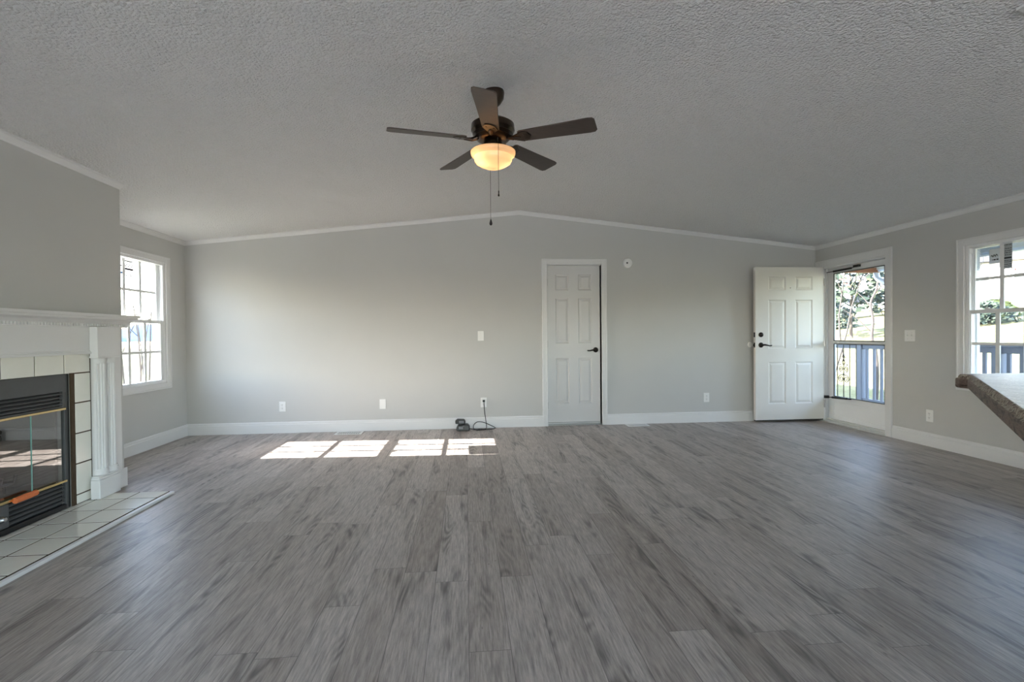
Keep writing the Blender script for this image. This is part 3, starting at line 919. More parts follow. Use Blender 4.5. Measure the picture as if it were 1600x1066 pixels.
def louvres(nm, a, b, z0, z1, n):
    m = MB()
    for i in range(n):
        zc_ = z0 + (z1 - z0) * (i + 0.5) / n
        m.prism([(ix - 0.014, a, zc_ + 0.003), (ix - 0.012, a, zc_ + 0.006), (ix + 0.001, a, zc_ - 0.001), (ix + 0.001, a, zc_ - 0.005)], (0, b - a, 0))
    m.build(nm, 'hoodmetal', root)
louvres('upper_louvre', oy0 + 0.05, oy1 - 0.012, 0.684, 0.772, 4)
louvres('lower_louvre', oy0 + 0.02, oy1 - 0.012, 0.055, 0.185, 5)
MB().box(ix - 0.05, ix - 0.022, oy0, oy1, 0.67, 0.775).build('upper_backing', 'ink', root)
m = MB()
m.box(ix - 0.05, ix - 0.022, oy0, oy1, 0.022, 0.19)
m.build('lower_backing', 'ink', root)
MB().box(ix - 0.014, ix + 0.002, y0, y1 - 0.03, 0.022, 0.050).build('bottom_plate', 'blackmetal', root, 0.002)
for nm, zz in (('brass_rail', 0.664), ('brass_rail', 0.200)):
    MB().box(ix - 0.004, ix + 0.012, oy0, oy1, zz - 0.007, zz + 0.007).build(nm, 'brass', root, 0.003)
m = MB(); m.lathe([(0.001, 0.0), (0.020, 0.0), (0.018, 0.012), (0.012, 0.022), (0.001, 0.024)], (ix - 0.001, 2.985, 0.110), 20, 0)
m.build('control_knob', 'steel', root, smooth=True)
MB().box(ix - 0.010, ix + 0.0005, 2.955, 3.03, 0.055, 0.185).build('control_cover', 'hoodmetal', root, 0.002)
m = MB()
m.tube([(ix + 0.020, 3.045, 0.196), (ix + 0.021, 3.115, 0.198), (ix + 0.020, 3.185, 0.200)], [0.017, 0.018, 0.017], 10)
m.build('door_pull', 'orange', root)['label'] = 'orange wrapped pull on lower brass rail'
gx_ = ix - 0.012
wdt = (oy1 - oy0) / 4
for k in range(4):
    a, b = oy0 + k * wdt + 0.002, oy0 + (k + 1) * wdt - 0.002
    p = MB().quad((gx_, a, gz0 + 0.006), (gx_, b, gz0 + 0.006), (gx_, b, gz1 - 0.012), (gx_, a, gz1 - 0.012)).build('glass_panel', 'fireglass', root)
    MB().box(gx_ - 0.003, gx_ + 0.003, a, a + 0.004, gz0 + 0.006, gz1 - 0.012).build('glass_edge', 'glassedge', p)
m = MB()      # firebox shell
bx0 = XL + 0.10
fa, fb_ = oy0 + 0.16, oy1 - 0.16
m.prism([(ix - 0.06, oy0, 0.19), (ix - 0.06, oy1, 0.19), (bx0, fb_, 0.19), (bx0, fa, 0.19)], (0, 0, -0.02))
m.prism([(ix - 0.06, oy0, 0.70), (ix - 0.06, oy1, 0.70), (bx0, fb_, 0.70), (bx0, fa, 0.70)], (0, 0, 0.02))
m.prism([(ix - 0.06, oy0, 0.19), (bx0, fa, 0.19), (bx0, fa, 0.70), (ix - 0.06, oy0, 0.70)], (0, -0.02, 0))
m.prism([(ix - 0.06, oy1, 0.19), (bx0, fb_, 0.19), (bx0, fb_, 0.70), (ix - 0.06, oy1, 0.70)], (0, 0.02, 0))
m.box(bx0 - 0.02, bx0, fa, fb_, 0.17, 0.72)
m.build('firebox', 'soot', root)
# grate with logs standing in the firebox
root = thing('fire_grate', (-2.85, FC, 0.192), 'dark iron grate inside the firebox behind the glass', 'grate')
m = MB()
for k in range(7):
    yy = FC - 0.27 + 0.09 * k
    m.tube([(-2.70, yy, 0.30), (-2.71, yy, 0.255), (-2.90, yy, 0.25), (-2.97, yy, 0.27)], 0.008, 6)
for xx in (-2.74, -2.90): m.tube([(xx, FC - 0.29, 0.243), (xx, FC + 0.29, 0.243)], 0.008, 6)
for xx in (-2.74, -2.90):
    for yy in (FC - 0.24, FC + 0.24): m.tube([(xx, yy, 0.191), (xx, yy, 0.245)], 0.008, 6)
m.build('grate_bars', 'blackmetal', root)
for k, (xx, rr) in enumerate(((-2.78, 0.035), (-2.87, 0.04))):
    lo = MB().tube([(xx, FC - 0.24, 0.262 + rr), (xx + 0.01, FC - 0.05, 0.266 + rr), (xx - 0.005, FC + 0.2, 0.262 + rr)], [rr * 0.9, rr, rr * 0.85], 12).build('grate_log', 'log', smooth=True)
    tag(lo, ['grey ceramic log lying at the front of the fire grate', 'grey ceramic log lying at the back of the fire grate'][k], 'log', 'logs on the fire grate')

# ------------------------------------------------------------------ ceiling fan
FX, FY = 0.171, 2.960
fz = ceil_z(FX)
BZ = 2.262
root = thing('ceiling_fan', (FX, FY, fz), 'dark bronze ceiling fan with five walnut blades and lit glass bowl', 'ceiling fan')
def lathe_part(nm, prof, mat, parent=root, smooth=True, tilt=0, n=40):
    m = MB().lathe(prof, (0, 0, 0), n)
    m.xf(Matrix.Translation((FX, FY, 0)))
    return m.build(nm, mat, parent, smooth=smooth)
m = MB().lathe([(0.068, 0.004), (0.070, -0.012), (0.062, -0.045), (0.040, -0.072), (0.022, -0.085), (0.001, -0.086)], (0, 0, 0), 36)
sl_ang = -math.atan((HR - HS) / (XRG - XL))
m.xf(Matrix.Translation((FX, FY, fz)) @ Matrix.Rotation(sl_ang, 4, 'Y'))
m.build('canopy', 'bronze', root, smooth=True)
MB().tube([(FX, FY, fz - 0.06), (FX, FY, 2.37)], 0.013, 14).build('downrod', 'bronze', root, smooth=True)
lathe_part('motor_housing', [(0.001, 2.405), (0.030, 2.402), (0.045, 2.388), (0.105, 2.378), (0.128, 2.362), (0.130, 2.328), (0.122, 2.318), (0.118, 2.309), (0.121, 2.306), (0.112, 2.299), (0.107, 2.293), (0.110, 2.290), (0.100, 2.283), (0.096, 2.276), (0.080, 2.268), (0.001, 2.266)], 'bronze', n=48)
sw = lathe_part('switch_housing', [(0.001, 2.266), (0.052, 2.265), (0.058, 2.255), (0.058, 2.232), (0.064, 2.228), (0.064, 2.216), (0.001, 2.214)], 'bronze')
bowl_prof = [(0.130, 2.206), (0.1335, 2.203), (0.133, 2.192), (0.129, 2.181), (0.115, 2.172), (0.113, 2.165), (0.112, 2.153), (0.103, 2.137), (0.082, 2.124), (0.056, 2.112), (0.028, 2.106), (0.0005, 2.104)]
lathe_part('glass_bowl', bowl_prof + [(max(r - 0.004, 0.0004), z + 0.004 if i > 1 else z - 0.001) for i, (r, z) in list(enumerate(bowl_prof))[::-1]], 'bowl', n=56)
lathe_part('bowl_rod', [(0.001, 2.216), (0.006, 2.215), (0.006, 2.110), (0.001, 2.1095)], 'bronze', n=12)
B_IN, B_OUT = 0.165, 0.615
for k in range(5):
    th = math.radians(190.6 + 72 * k)
    R_ = Matrix.Translation((FX, FY, BZ + 0.012)) @ Matrix.Rotation(th, 4, 'Z') @ Matrix.Rotation(math.radians(-13), 4, 'X')
    m = MB()
    outl = []
    for (rx, hw) in ((B_IN, 0.040), (B_IN + 0.012, 0.050), (B_IN + 0.2, 0.056), (B_OUT - 0.04, 0.0645), (B_OUT - 0.012, 0.061), (B_OUT, 0.046)):
        outl.append((rx, hw))
    pts = [(rx, hw, -0.0035) for rx, hw in outl] + [(rx, -hw, -0.0035) for rx, hw in outl[::-1]]
    m.prism(pts, (0, 0, 0.007)).xf(R_)
    bl = m.build('blade', 'blade', root, 0.002)
    m = MB()      # blade iron: forked arm under the blade
    m.prism([(0.185, 0.045, -0.009), (0.225, 0.030, -0.009), (0.238, 0.0, -0.009), (0.225, -0.030, -0.009), (0.185, -0.045, -0.009), (0.155, -0.030, -0.009), (0.120, -0.014, -0.009), (0.120, 0.014, -0.009), (0.155, 0.030, -0.009)], (0, 0, 0.005))
    m.tube([(0.085, 0, 0.012), (0.105, 0, 0.000), (0.130, 0, -0.008), (0.175, 0, -0.010)], [0.013, 0.014, 0.012, 0.006], 10)
    for px, py in ((0.2, 0.022), (0.2, -0.022), (0.172, 0.0)):
        m.lathe([(0.001, -0.012), (0.005, -0.011), (0.006, -0.009)], (px, py, 0), 10)
    m.xf(R_)
    m.build('blade_iron', 'bronze', bl, 0.001)
def chain(x, y, z0, z1, r, fob):
    m = MB()
    n = int((z0 - z1) / 0.006)
    m.tube([(x, y, z0), (x, y, z1)], 0.0012, 6)
    ch = m.build('pull_chain', 'bronze', root)
    p = {'drop': [(0.001, 0.0), (0.003, -0.006), (0.009, -0.026), (0.010, -0.034), (0.006, -0.042), (0.001, -0.044)], 'rod': [(0.001, 0.0), (0.003, -0.002), (0.003, -0.020), (0.005, -0.024), (0.005, -0.032), (0.001, -0.034)]}[fob]
    MB().lathe(p, (x, y, z1), 14).build('pull_fob', 'lever', ch, smooth=True)
MB().tube([(FX + 0.020, FY - 0.058, 2.245), (FX + 0.021, FY - 0.10, 2.247), (FX + 0.022, FY - 0.138, 2.238)], 0.002, 6).build('chain_arm', 'bronze', root)
chain(FX + 0.022, FY - 0.138, 2.238, 1.935, 0.001, 'rod')
chain(FX - 0.010, FY + 0.135, 2.24, 1.84, 0.001, 'drop')
MB().tube([(FX - 0.006, FY + 0.056, 2.245), (FX - 0.010, FY + 0.135, 2.240)], 0.002, 6).build('chain_arm', 'bronze', root)
for k in range(2):
    a = math.radians(20 + 180 * k)
    bx_, by_ = FX + 0.062 * math.cos(a), FY + 0.062 * math.sin(a)
    ld = bpy.data.lights.new('fan_bulb', 'POINT')
    ld.energy = 0.12
    ld.color = (1.0, 0.79, 0.56)
    ld.shadow_soft_size = 0.022
    o = bpy.data.objects.new('fan_bulb', ld)
    o.location = (bx_, by_, 2.178)
    COL.objects.link(o)

# ------------------------------------------------------------------ wall plates, detector, vents
def plate(name, axis, x, y, z, w, h, kind, label, cat, group=None):
    """axis 'y': on far wall facing -y; axis 'x': on right wall facing -x"""
    root = thing(name, (x, y, z), label, cat, group)
    def P(a, d, c):       # a along wall, d out of the wall, c up
        return (x + a, y - d, z + c) if axis == 'y' else (x - d, y - a, z + c)
    def bx(m, a0, a1, d0, d1, c0, c1):
        p, q = P(a0, d0, c0), P(a1, d1, c1)
        m.box(min(p[0], q[0]), max(p[0], q[0]), min(p[1], q[1]), max(p[1], q[1]), min(p[2], q[2]), max(p[2], q[2]))
    m = MB(); bx(m, -w / 2, w / 2, 0, 0.006, -h / 2, h / 2)
    m.build('cover_plate', 'plastic', root, 0.003)
    if kind == 'outlet':
        for s in (-1, 1):
            m = MB(); bx(m, -0.017, 0.017, 0.006, 0.0085, s * 0.020 - 0.0135, s * 0.020 + 0.0135)
            r = m.build('receptacle', 'plastic', root, 0.003)
            m = MB()
            for a in (-0.007, 0.006): bx(m, a - 0.0012, a + 0.0012, 0.0085, 0.0090, s * 0.020 - 0.001, s * 0.020 + 0.008)
            bx(m, -0.002, 0.002, 0.0085, 0.0090, s * 0.020 - 0.010, s * 0.020 - 0.006)
            m.build('slots', 'ink', r)
        m = MB(); bx(m, -0.002, 0.002, 0.006, 0.0075, -0.002, 0.002); m.build('screw', 'steel', root)
    if kind.startswith('switch'):
        n = int(kind[6:])
        for i in range(n):
            a = (i - (n - 1) / 2) * 0.046
            m = MB(); bx(m, a - 0.006, a + 0.006, 0.006, 0.0075, -0.013, 0.013); bx(m, a - 0.0045, a + 0.0045, 0.0075, 0.018, 0.001, 0.010)
            m.build('toggle', 'plastic', root, 0.001)
            for c in (-0.03, 0.03):
                m = MB(); bx(m, a - 0.002, a + 0.002, 0.006, 0.0072, c - 0.002, c + 0.002)
                m.build('screw', 'steel', root)
    return root
plate('wall_outlet', 'y', -2.128, D, 0.307, 0.072, 0.116, 'outlet', 'white outlet on the far wall, nearest the left window', 'outlet', 'wall outlets')
plate('blank_plate', 'y', -0.988, D, 0.312, 0.072, 0.116, 'blank', 'blank white cover plate low on the far wall above the floor register', 'wall plate')
plate('light_switch', 'y', 0.175, D, 1.106, 0.072, 0.116, 'switch1', 'single white light switch left of the interior door', 'switch')
plate('wall_outlet', 'y', 0.203, D, 0.306, 0.072, 0.116, 'outlet', 'white outlet with the black charger cord plugged in', 'outlet', 'wall outlets')
plate('wall_outlet', 'y', 2.995, D, 0.308, 0.072, 0.116, 'outlet', 'white outlet between the interior door and open entry door', 'outlet', 'wall outlets')
plate('light_switch', 'x', XR, 4.600, 1.070, 0.118, 0.116, 'switch2', 'double white light switch between the entry door and right window', 'switch')
plate('wall_outlet', 'x', XR, 4.385, 0.295, 0.072, 0.116, 'outlet', 'white outlet low on the right wall below the window', 'outlet', 'wall outlets')

root = thing('smoke_detector', (1.988, D, 1.985), 'round white smoke detector on the wall beside the interior door', 'smoke detector')
MB().lathe([(0.001, -0.034), (0.040, -0.033), (0.052, -0.028), (0.058, -0.016), (0.060, 0.0)], (1.988, D, 1.985), 40, 1).build('housing', 'plastic', root, smooth=True)
m = MB().lathe([(0.001, -0.0365), (0.010, -0.036), (0.011, -0.033)], (1.975, D, 1.985), 16, 1)
m.build('test_button', 'darkgrey', root)
root = tag(MB().lathe([(0.001, -0.012), (0.020, -0.012), (0.030, -0.010), (0.033, -0.003), (0.034, 0.0)], (3.572, D, 0.965), 32, 1).build('door_bumper', 'plastic', smooth=True), 'round white bumper on the wall behind the entry door lever', 'door bumper')

def register(x0, x1, y0, y1, label, rot=0, z=0.0):
    root = thing('floor_register', ((x0 + x1) / 2, (y0 + y1) / 2, z), label, 'vent', 'floor registers')
    fr = 0.018
    m = MB()
    for a, b, c, d in ((x0, x1, y0, y0 + fr), (x0, x1, y1 - fr, y1), (x0, x0 + fr, y0 + fr, y1 - fr), (x1 - fr, x1, y0 + fr, y1 - fr)):
        m.box(a, b, c, d, z + 0.0005, z + 0.006)
    m.build('frame', 'plastic', root, 0.002)
    m = MB()
    n = 13
    for i in range(n):
        xx = x0 + fr + (x1 - x0 - 2 * fr) * (i + 0.5) / n
        m.box(xx - 0.002, xx + 0.002, y0 + fr, y1 - fr, z + 0.001, z + 0.005)
    m.box(x0 + fr, x1 - fr, (y0 + y1) / 2 - 0.004, (y0 + y1) / 2 + 0.004, z + 0.001, z + 0.0052)
    m.build('slats', 'plastic', root)
    MB().box(x0 + fr, x1 - fr, y0 + fr, y1 - fr, z + 0.0002, z + 0.0008).build('duct_opening', 'ink', root)  # flat black sheet painting the shade inside the duct
register(-1.50, -1.20, 5.745, 5.905, 'white floor register under the blank cover plate')
register(1.93, 2.20, 5.775, 5.915, 'white floor register right of the interior door')

# ceiling fixture, upper right
root = thing('ceiling_vent', (2.48, 1.55, ceil_z(2.48)), 'white rectangular ceiling vent at the upper right edge', 'vent')
sl = (HR - HS) / (XR - XRG)
def cbox(m, x0, x1, y0, y1, d0, d1):
    m.prism([(x0, y0, ceil_z(x0) - d0), (x1, y0, ceil_z(x1) - d0), (x1, y0, ceil_z(x1) - d1), (x0, y0, ceil_z(x0) - d1)], (0, y1 - y0, 0))
m = MB()
vx0, vx1, vy0, vy1 = 2.262, 2.62, 1.24, 1.848
for a, b, c, d in ((vx0, vx1, vy0, vy0 + .025), (vx0, vx1, vy1 - .025, vy1), (vx0, vx0 + .025, vy0 + .025, vy1 - .025), (vx1 - .025, vx1, vy0 + .025, vy1 - .025)):
    cbox(m, a, b, c, d, 0.001, 0.012)
m.build('frame', 'plastic', root, 0.002)
m = MB()
for i in range(10):
    xx = vx0 + 0.04 + i * 0.03
    cbox(m, xx, xx + 0.012, vy0 + 0.025, vy1 - 0.025, 0.002, 0.009)
m.build('slats', 'plastic', root)

# ------------------------------------------------------------------ battery charger on the floor
CXX, CYY = -0.045, 5.835
root = thing('battery_charger', (CXX, CYY, 0), 'black battery charger on the floor by the far wall', 'charger')
m = MB()
m.prism([(CXX - 0.075, CYY - 0.05, 0.002), (CXX + 0.075, CYY - 0.05, 0.002), (CXX + 0.078, CYY - 0.048, 0.05), (CXX + 0.055, CYY - 0.045, 0.072), (CXX - 0.06, CYY - 0.045, 0.066), (CXX - 0.078, CYY - 0.048, 0.03)], (0, 0.10, 0))
m.build('charger_body', 'black', root, 0.006)
MB().box(CXX - 0.050, CXX + 0.000, CYY - 0.0515, CYY - 0.0495, 0.022, 0.050).build('rating_label', 'greypaper', root)
m = MB()
for k in range(4): m.box(CXX + 0.015 + k * 0.012, CXX + 0.021 + k * 0.012, CYY - 0.0525, CYY - 0.049, 0.016, 0.052)
m.build('cooling_grille', 'darkgrey', root)
o_ = (0.203, D - 0.009, 0.326)
pts = [(CXX + 0.078, CYY - 0.01, 0.02), (0.07, CYY - 0.03, 0.012), (0.13, CYY - 0.045, 0.006), (0.20, CYY - 0.03, 0.006), (0.30, CYY + 0.0, 0.006), (0.335, CYY + 0.035, 0.012), (0.28, CYY + 0.05, 0.04), (0.20, CYY + 0.055, 0.075), (0.13, CYY + 0.05, 0.085), (0.085, CYY + 0.03, 0.06), (0.075, CYY + 0.01, 0.02), (0.10, CYY - 0.01, 0.006), (0.16, CYY - 0.02, 0.008), (0.22, CYY + 0.01, 0.007), (0.232, CYY + 0.06, 0.03), (0.225, CYY + 0.09, 0.10), (0.212, CYY + 0.098, 0.20), (0.206, D - 0.03, 0.29), (0.204, D - 0.03, 0.318)]
# smooth the cord
def smooth_path(p, n=6):
    p = [Vector(q) for q in p]
    out = []
    for i in range(len(p) - 1):
        a, b, c, d = p[max(i - 1, 0)], p[i], p[i + 1], p[min(i + 2, len(p) - 1)]
        for k in range(n):
            t_ = k / n
            out.append(0.5 * ((2 * b) + (c - a) * t_ + (2 * a - 5 * b + 4 * c - d) * t_ ** 2 + (3 * b - a - 3 * c + d) * t_ ** 3))
    out.append(p[-1])
    return out
MB().tube(smooth_path(pts), 0.0042, 8).build('power_cord', 'black', root, smooth=True)
m = MB().box(0.190, 0.217, D - 0.036, D - 0.0092, 0.314, 0.338); m.build('plug', 'black', root, 0.004)
root = thing('battery_pack', (CXX - 0.03, CYY, 0.07), 'black tool battery seated on top of the charger', 'battery')
m = MB()
m.prism([(CXX - 0.088, CYY - 0.036, 0.080), (CXX + 0.022, CYY - 0.036, 0.074), (CXX + 0.030, CYY - 0.036, 0.105), (CXX + 0.016, CYY - 0.036, 0.128), (CXX - 0.066, CYY - 0.036, 0.134), (CXX - 0.092, CYY - 0.036, 0.112)], (0, 0.072, 0))
m.build('battery_case', 'black', root, 0.006)
MB().box(CXX - 0.048, CXX + 0.010, CYY - 0.0375, CYY - 0.0355, 0.090, 0.116).build('battery_label', 'greypaper', root)
MB().box(CXX - 0.055, CXX + 0.0, CYY - 0.03, CYY + 0.03, 0.0735, 0.082).build('battery_rail', 'black', root)

# ------------------------------------------------------------------ countertop corner, right
ZT, TH = 0.930, 0.056
root = thing('bar_counter', (2.2, 0.4, 0), 'dark streaked countertop with a clipped corner in front of the right window', 'counter')
k_ = (ZT - CAM_H) / (0.91 - CAM_H)
A = Vector((2.275 * k_, 2.055 * k_)); Bc = Vector((2.345 * k_, 2.135 * k_))
A2 = Vector((1.26 * k_, 1.003 * k_))
poly = [A2, A, Vector((2.262 * k_ + 0.01, 2.09 * k_)), Vector((2.29 * k_, 2.125 * k_)), Bc, Vector((3.35, Bc.y - 0.02)), Vector((3.35, -1.4)), Vector((A2.x + 0.02, -1.4))]
def inset(poly, d):
    c0 = sum(poly, Vector((0, 0))) / len(poly)
    n = len(poly)
    out = []
    for i in range(n):
        p, a, b = poly[i], poly[i - 1], poly[(i + 1) % n]
        e1, e2 = (p - a).normalized(), (b - p).normalized()
        n1, n2 = Vector((e1.y, -e1.x)), Vector((e2.y, -e2.x))
        if n1.dot(c0 - p) < 0: n1 = -n1
        if n2.dot(c0 - p) < 0: n2 = -n2
        bis = (n1 + n2)
        bis = bis / max(0.4, bis.dot(n1)) if bis.length > 1e-6 else n1
        out.append(p + bis * d)
    return out
m = MB()
levels = [(0.030, ZT - TH), (0.004, ZT - TH), (0.0, ZT - TH + 0.004), (0.0, ZT - 0.022), (0.002, ZT - 0.017), (0.007, ZT - 0.014), (0.008, ZT - 0.010), (0.010, ZT - 0.005), (0.014, ZT - 0.001), (0.018, ZT)]
rings = [[m.bm.verts.new((p.x, p.y, z)) for p in inset(poly, d)] for d, z in levels]
n = len(poly)
for i in range(len(rings) - 1):
    for q in range(n):
        m.bm.faces.new((rings[i][q], rings[i][(q + 1) % n], rings[i + 1][(q + 1) % n], rings[i + 1][q]))
m.bm.faces.new(rings[0][::-1])
m.build('edge_moulding', 'counteredge', root)
MB().prism([(p.x, p.y, ZT - 0.02) for p in inset(poly, 0.0178)], (0, 0, 0.0202)).build('countertop', 'counter', root)
MB().box(1.95, 3.2, -1.3, 1.0, 0.0, ZT - TH).build('cabinet_base', 'cabinet', root)

# ------------------------------------------------------------------ stickers on the window glass
def textline(m, X, y0, y1, z, h, gaps=3, seed=0):
    h = h * 1.7
    rnd = random.Random(seed)
    y = y0
    while y < y1 - 0.004:
        w_ = rnd.uniform(0.008, 0.022)
        e_ = min(y + w_, y1)
        m.box(min(X, X + 0.0004), max(X, X + 0.0004), y, e_, z - h / 2, z + h / 2)
        y = e_ + rnd.uniform(0.003, 0.006)
# left window: one sheet across the top of two grille columns (upper sash inner glass face)
xg = XL - 0.062
root = thing('window_label', (xg + 0.002, 4.99, 1.70), 'white printed label sheet on the upper pane of the left window', 'label')
MB().box(xg + 0.0006, xg + 0.0014, 4.805, 5.022, 1.705, 1.868).box(xg + 0.0006, xg + 0.0014, 5.046, 5.180, 1.705, 1.868).build('label_sheet', 'paper', root)
m = MB()
for i, z_ in enumerate((1.855, 1.822, 1.808, 1.730, 1.718)):
    textline(m, xg + 0.0016, 5.055, 5.165, z_, 0.006, seed=i)
m.box(xg + 0.0016, xg + 0.0020, 5.052, 5.172, 1.770, 1.790); m.box(xg + 0.0016, xg + 0.0020, 5.055, 5.068, 1.752, 1.764)
m.box(xg + 0.0016, xg + 0.0020, 4.975, 5.014, 1.796, 1.812)
m.build('printed_text', 'ink', root)
MB().box(xg + 0.0016, xg + 0.0020, 4.90, 5.018, 1.728, 1.748).build('blue_band', 'blueink', root)
# right window
xg = XR + 0.062
X_ = xg - 0.0016
root = thing('film_label', (xg - 0.002, 3.9, 1.65), 'clear film label with script lettering on the right window pane', 'label')
MB().box(xg - 0.0014, xg - 0.0006, 3.803, 3.998, 1.648, 1.836).build('film_sheet', 'film', root)
MB().box(xg - 0.0022, xg - 0.0015, 3.812, 3.895, 1.690, 1.815).build('white_panel', 'paper', root)
m = MB()
pts = [(xg - 0.0026, 3.878 - 0.0095 * i * 0.6, 1.752 + 0.010 * math.sin(i * 1.9) + 0.001 * i) for i in range(10)]
m.tube(smooth_path(pts, 4), 0.0022, 5)
textline(m, xg - 0.0026, 3.82, 3.872, 1.722, 0.006, seed=5)
m.build('script_lettering', 'ink', root)
m = MB()
m.tube([(xg - 0.003, 3.996 - 0.055 * math.sin(PI * i / 16), 1.66 + 0.165 * i / 16) for i in range(17)], 0.0018, 5)
m.build('film_curl', 'paper', root)  # white arc modelled for a curved glare on the film
root = thing('energy_label', (xg - 0.002, 3.75, 1.63), 'grey printed energy label on the right window pane', 'label')
MB().box(xg - 0.0030, xg - 0.0023, 3.712, 3.808, 1.632, 1.842).build('label_sheet', 'greypaper', root)
m = MB()
for i, z_ in enumerate((1.83, 1.80, 1.782, 1.766, 1.748, 1.70, 1.688, 1.668, 1.652)):
    textline(m, xg - 0.0036, 3.718, 3.80, z_, 0.0028, seed=20 + i)
m.build('printed_text', 'ink', root)
MB().box(xg - 0.0036, xg - 0.0031, 3.716, 3.80, 1.716, 1.728).build('black_bar', 'ink', root)
root = thing('brand_mark', (xg - 0.002, 3.70, 1.60), 'small red ring and letter mark on the right window pane', 'label')
m = MB()
m.tube([(xg - 0.002, 3.705 + 0.016 * math.cos(a_), 1.618 + 0.016 * math.sin(a_)) for a_ in [2 * PI * i / 20 for i in range(19)]], 0.0035, 6)
m.build('red_ring', 'redink', root)
MB().box(xg - 0.0024, xg - 0.0016, 3.694, 3.724, 1.587, 1.592).box(xg - 0.0024, xg - 0.0016, 3.718, 3.724, 1.566, 1.587).build('letter', 'darkgrey', root)

# ------------------------------------------------------------------ porch
struct(MB().box(XR + WT, 5.98, -3.0, 6.95, -0.20, -0.06).build('porch_floor', 'deck'))
m = MB()
m.prism([(XR + WT, -3.0, 2.20), (6.12, -3.0, 2.09), (6.12, -3.0, 2.15), (XR + WT, -3.0, 2.26)], (0, 9.85, 0))
for k in range(10):
    xx = XR + WT + 0.1 + k * 0.14
    m.box(xx, xx + 0.012, -3.0, 6.82, 2.05, 2.11)
struct(m.build('porch_roof', 'soffit'))
struct(MB().box(XR + WT, 6.04, 6.72, 6.84, 1.985, 2.08).build('porch_beam', 'beam'))
struct(MB().box(5.98, 6.10, -3.0, 6.72, 2.02, 2.10).build('porch_fascia', 'soffit'))
root = thing('downspout', (6.02, 6.6, 1.9), 'pale metal downspout elbow under the porch eave', 'downspout')
MB().tube(smooth_path([(6.03, 6.78, 2.02), (6.02, 6.76, 1.93), (6.0, 6.70, 1.875), (5.99, 6.52, 1.80), (5.98, 6.36, 1.735), (5.98, 6.25, 1.66), (5.98, 6.24, 1.4), (5.98, 6.24, -0.4)], 5), 0.038, 12).build('spout_pipe', 'gutter', root, smooth=True)
MB().box(6.0, 6.11, -3.0, 6.86, 1.99, 2.08).build('gutter_trough', 'gutter', root, 0.01)
# railing
RXX = 5.85
root = thing('porch_railing', (RXX, 3.0, -0.06), 'slate blue wooden porch railing seen through storm door and right window', 'railing')
m = MB().box(RXX - 0.07, RXX + 0.07, -2.9, 7.9, 0.935, 0.968)
m.build('top_rail', 'railpaint', root, 0.004)
MB().box(RXX - 0.02, RXX + 0.02, -2.9, 7.9, 0.865, 0.935).build('sub_rail', 'railpaint', root, 0.003)
MB().box(RXX - 0.02, RXX + 0.02, -2.9, 6.86, 0.07, 0.135).build('bottom_rail', 'railpaint', root, 0.003)
for yy in (4.94, 6.85, 2.6, 0.0, -2.85, 7.86):
    MB().box(RXX - 0.045, RXX + 0.045, yy - 0.045, yy + 0.045, -0.06 if yy < 7 else -0.6, 0.935).build('post', 'railpaint', root, 0.004)
yy = 6.74
while yy > -2.7:
    if all(abs(yy - p) > 0.07 for p in (4.94, 2.6, 0.0)):
        MB().box(RXX - 0.011, RXX + 0.011, yy - 0.018, yy + 0.018, 0.135, 0.865).build('baluster', 'railpaint', root)
    yy -= 0.127

# ------------------------------------------------------------------ grounds outside
def ground_right(x, y):
    return -0.55 + 0.137 * max(0.0, x - 7.0) + 0.02 * math.sin(x * 0.7 + y * 0.3)
m = MB()
nx, ny = 40, 40
vs = [[m.bm.verts.new((XR + WT + 70 * (i / nx) ** 1.4, -30 + 110 * j / ny, ground_right(XR + WT + 70 * (i / nx) ** 1.4, -30 + 110 * j / ny))) for j in range(ny + 1)] for i in range(nx + 1)]
for i in range(nx):
    for j in range(ny):
        m.bm.faces.new((vs[i][j], vs[i + 1][j], vs[i + 1][j + 1], vs[i][j + 1]))
struct(m.build('ground_lawn', 'lawn', smooth=True))
def ground_left(x):
    d = XL - WT - x
    return -0.6 - 0.10 * min(d, 60) - 0.03 * max(0, d - 60) + 0.075 * max(0, d - 110)
m = MB()
vs = [[m.bm.verts.new((XL - WT - 320 * (i / 40) ** 1.8, -120 + 420 * j / 40, ground_left(XL - WT - 320 * (i / 40) ** 1.8))) for j in range(41)] for i in range(41)]
for i in range(40):
    for j in range(40):
        m.bm.faces.new((vs[i][j], vs[i][j + 1], vs[i + 1][j + 1], vs[i + 1][j]))
struct(m.build('ground_valley', 'field', smooth=True))
struct(MB().box(-30, 30, -60, -13.0, -0.9, -0.62).build('ground_yard', 'lawn'))
struct(MB().box(-12, 14, -13.0, YB - 0.3, -0.5, -0.15).build('ground_patio', 'concrete'))  # unseen slab, added to bounce sunlight in through the rear doors
# distant hills: a long ridge with real depth
m = MB()
N = 60
rows_ = []
for r_ in range(6):
    f = r_ / 5
    row = []
    for i in range(N + 1):
        y = -200 + 900 * i / N
        pk = 11 + 7 * math.sin(i * 0.45) + 4 * math.sin(i * 1.1 + 1)
        row.append(m.bm.verts.new((-330 - 150 * f + 10 * math.sin(i * 0.8), y, -2 + (pk + 2) * math.sin(PI * f))))
    rows_.append(row)
for r_ in range(5):
    for i in range(N):
        m.bm.faces.new((rows_[r_][i], rows_[r_][i + 1], rows_[r_ + 1][i + 1], rows_[r_ + 1][i]))
struct(m.build('hills', 'hill', smooth=True))

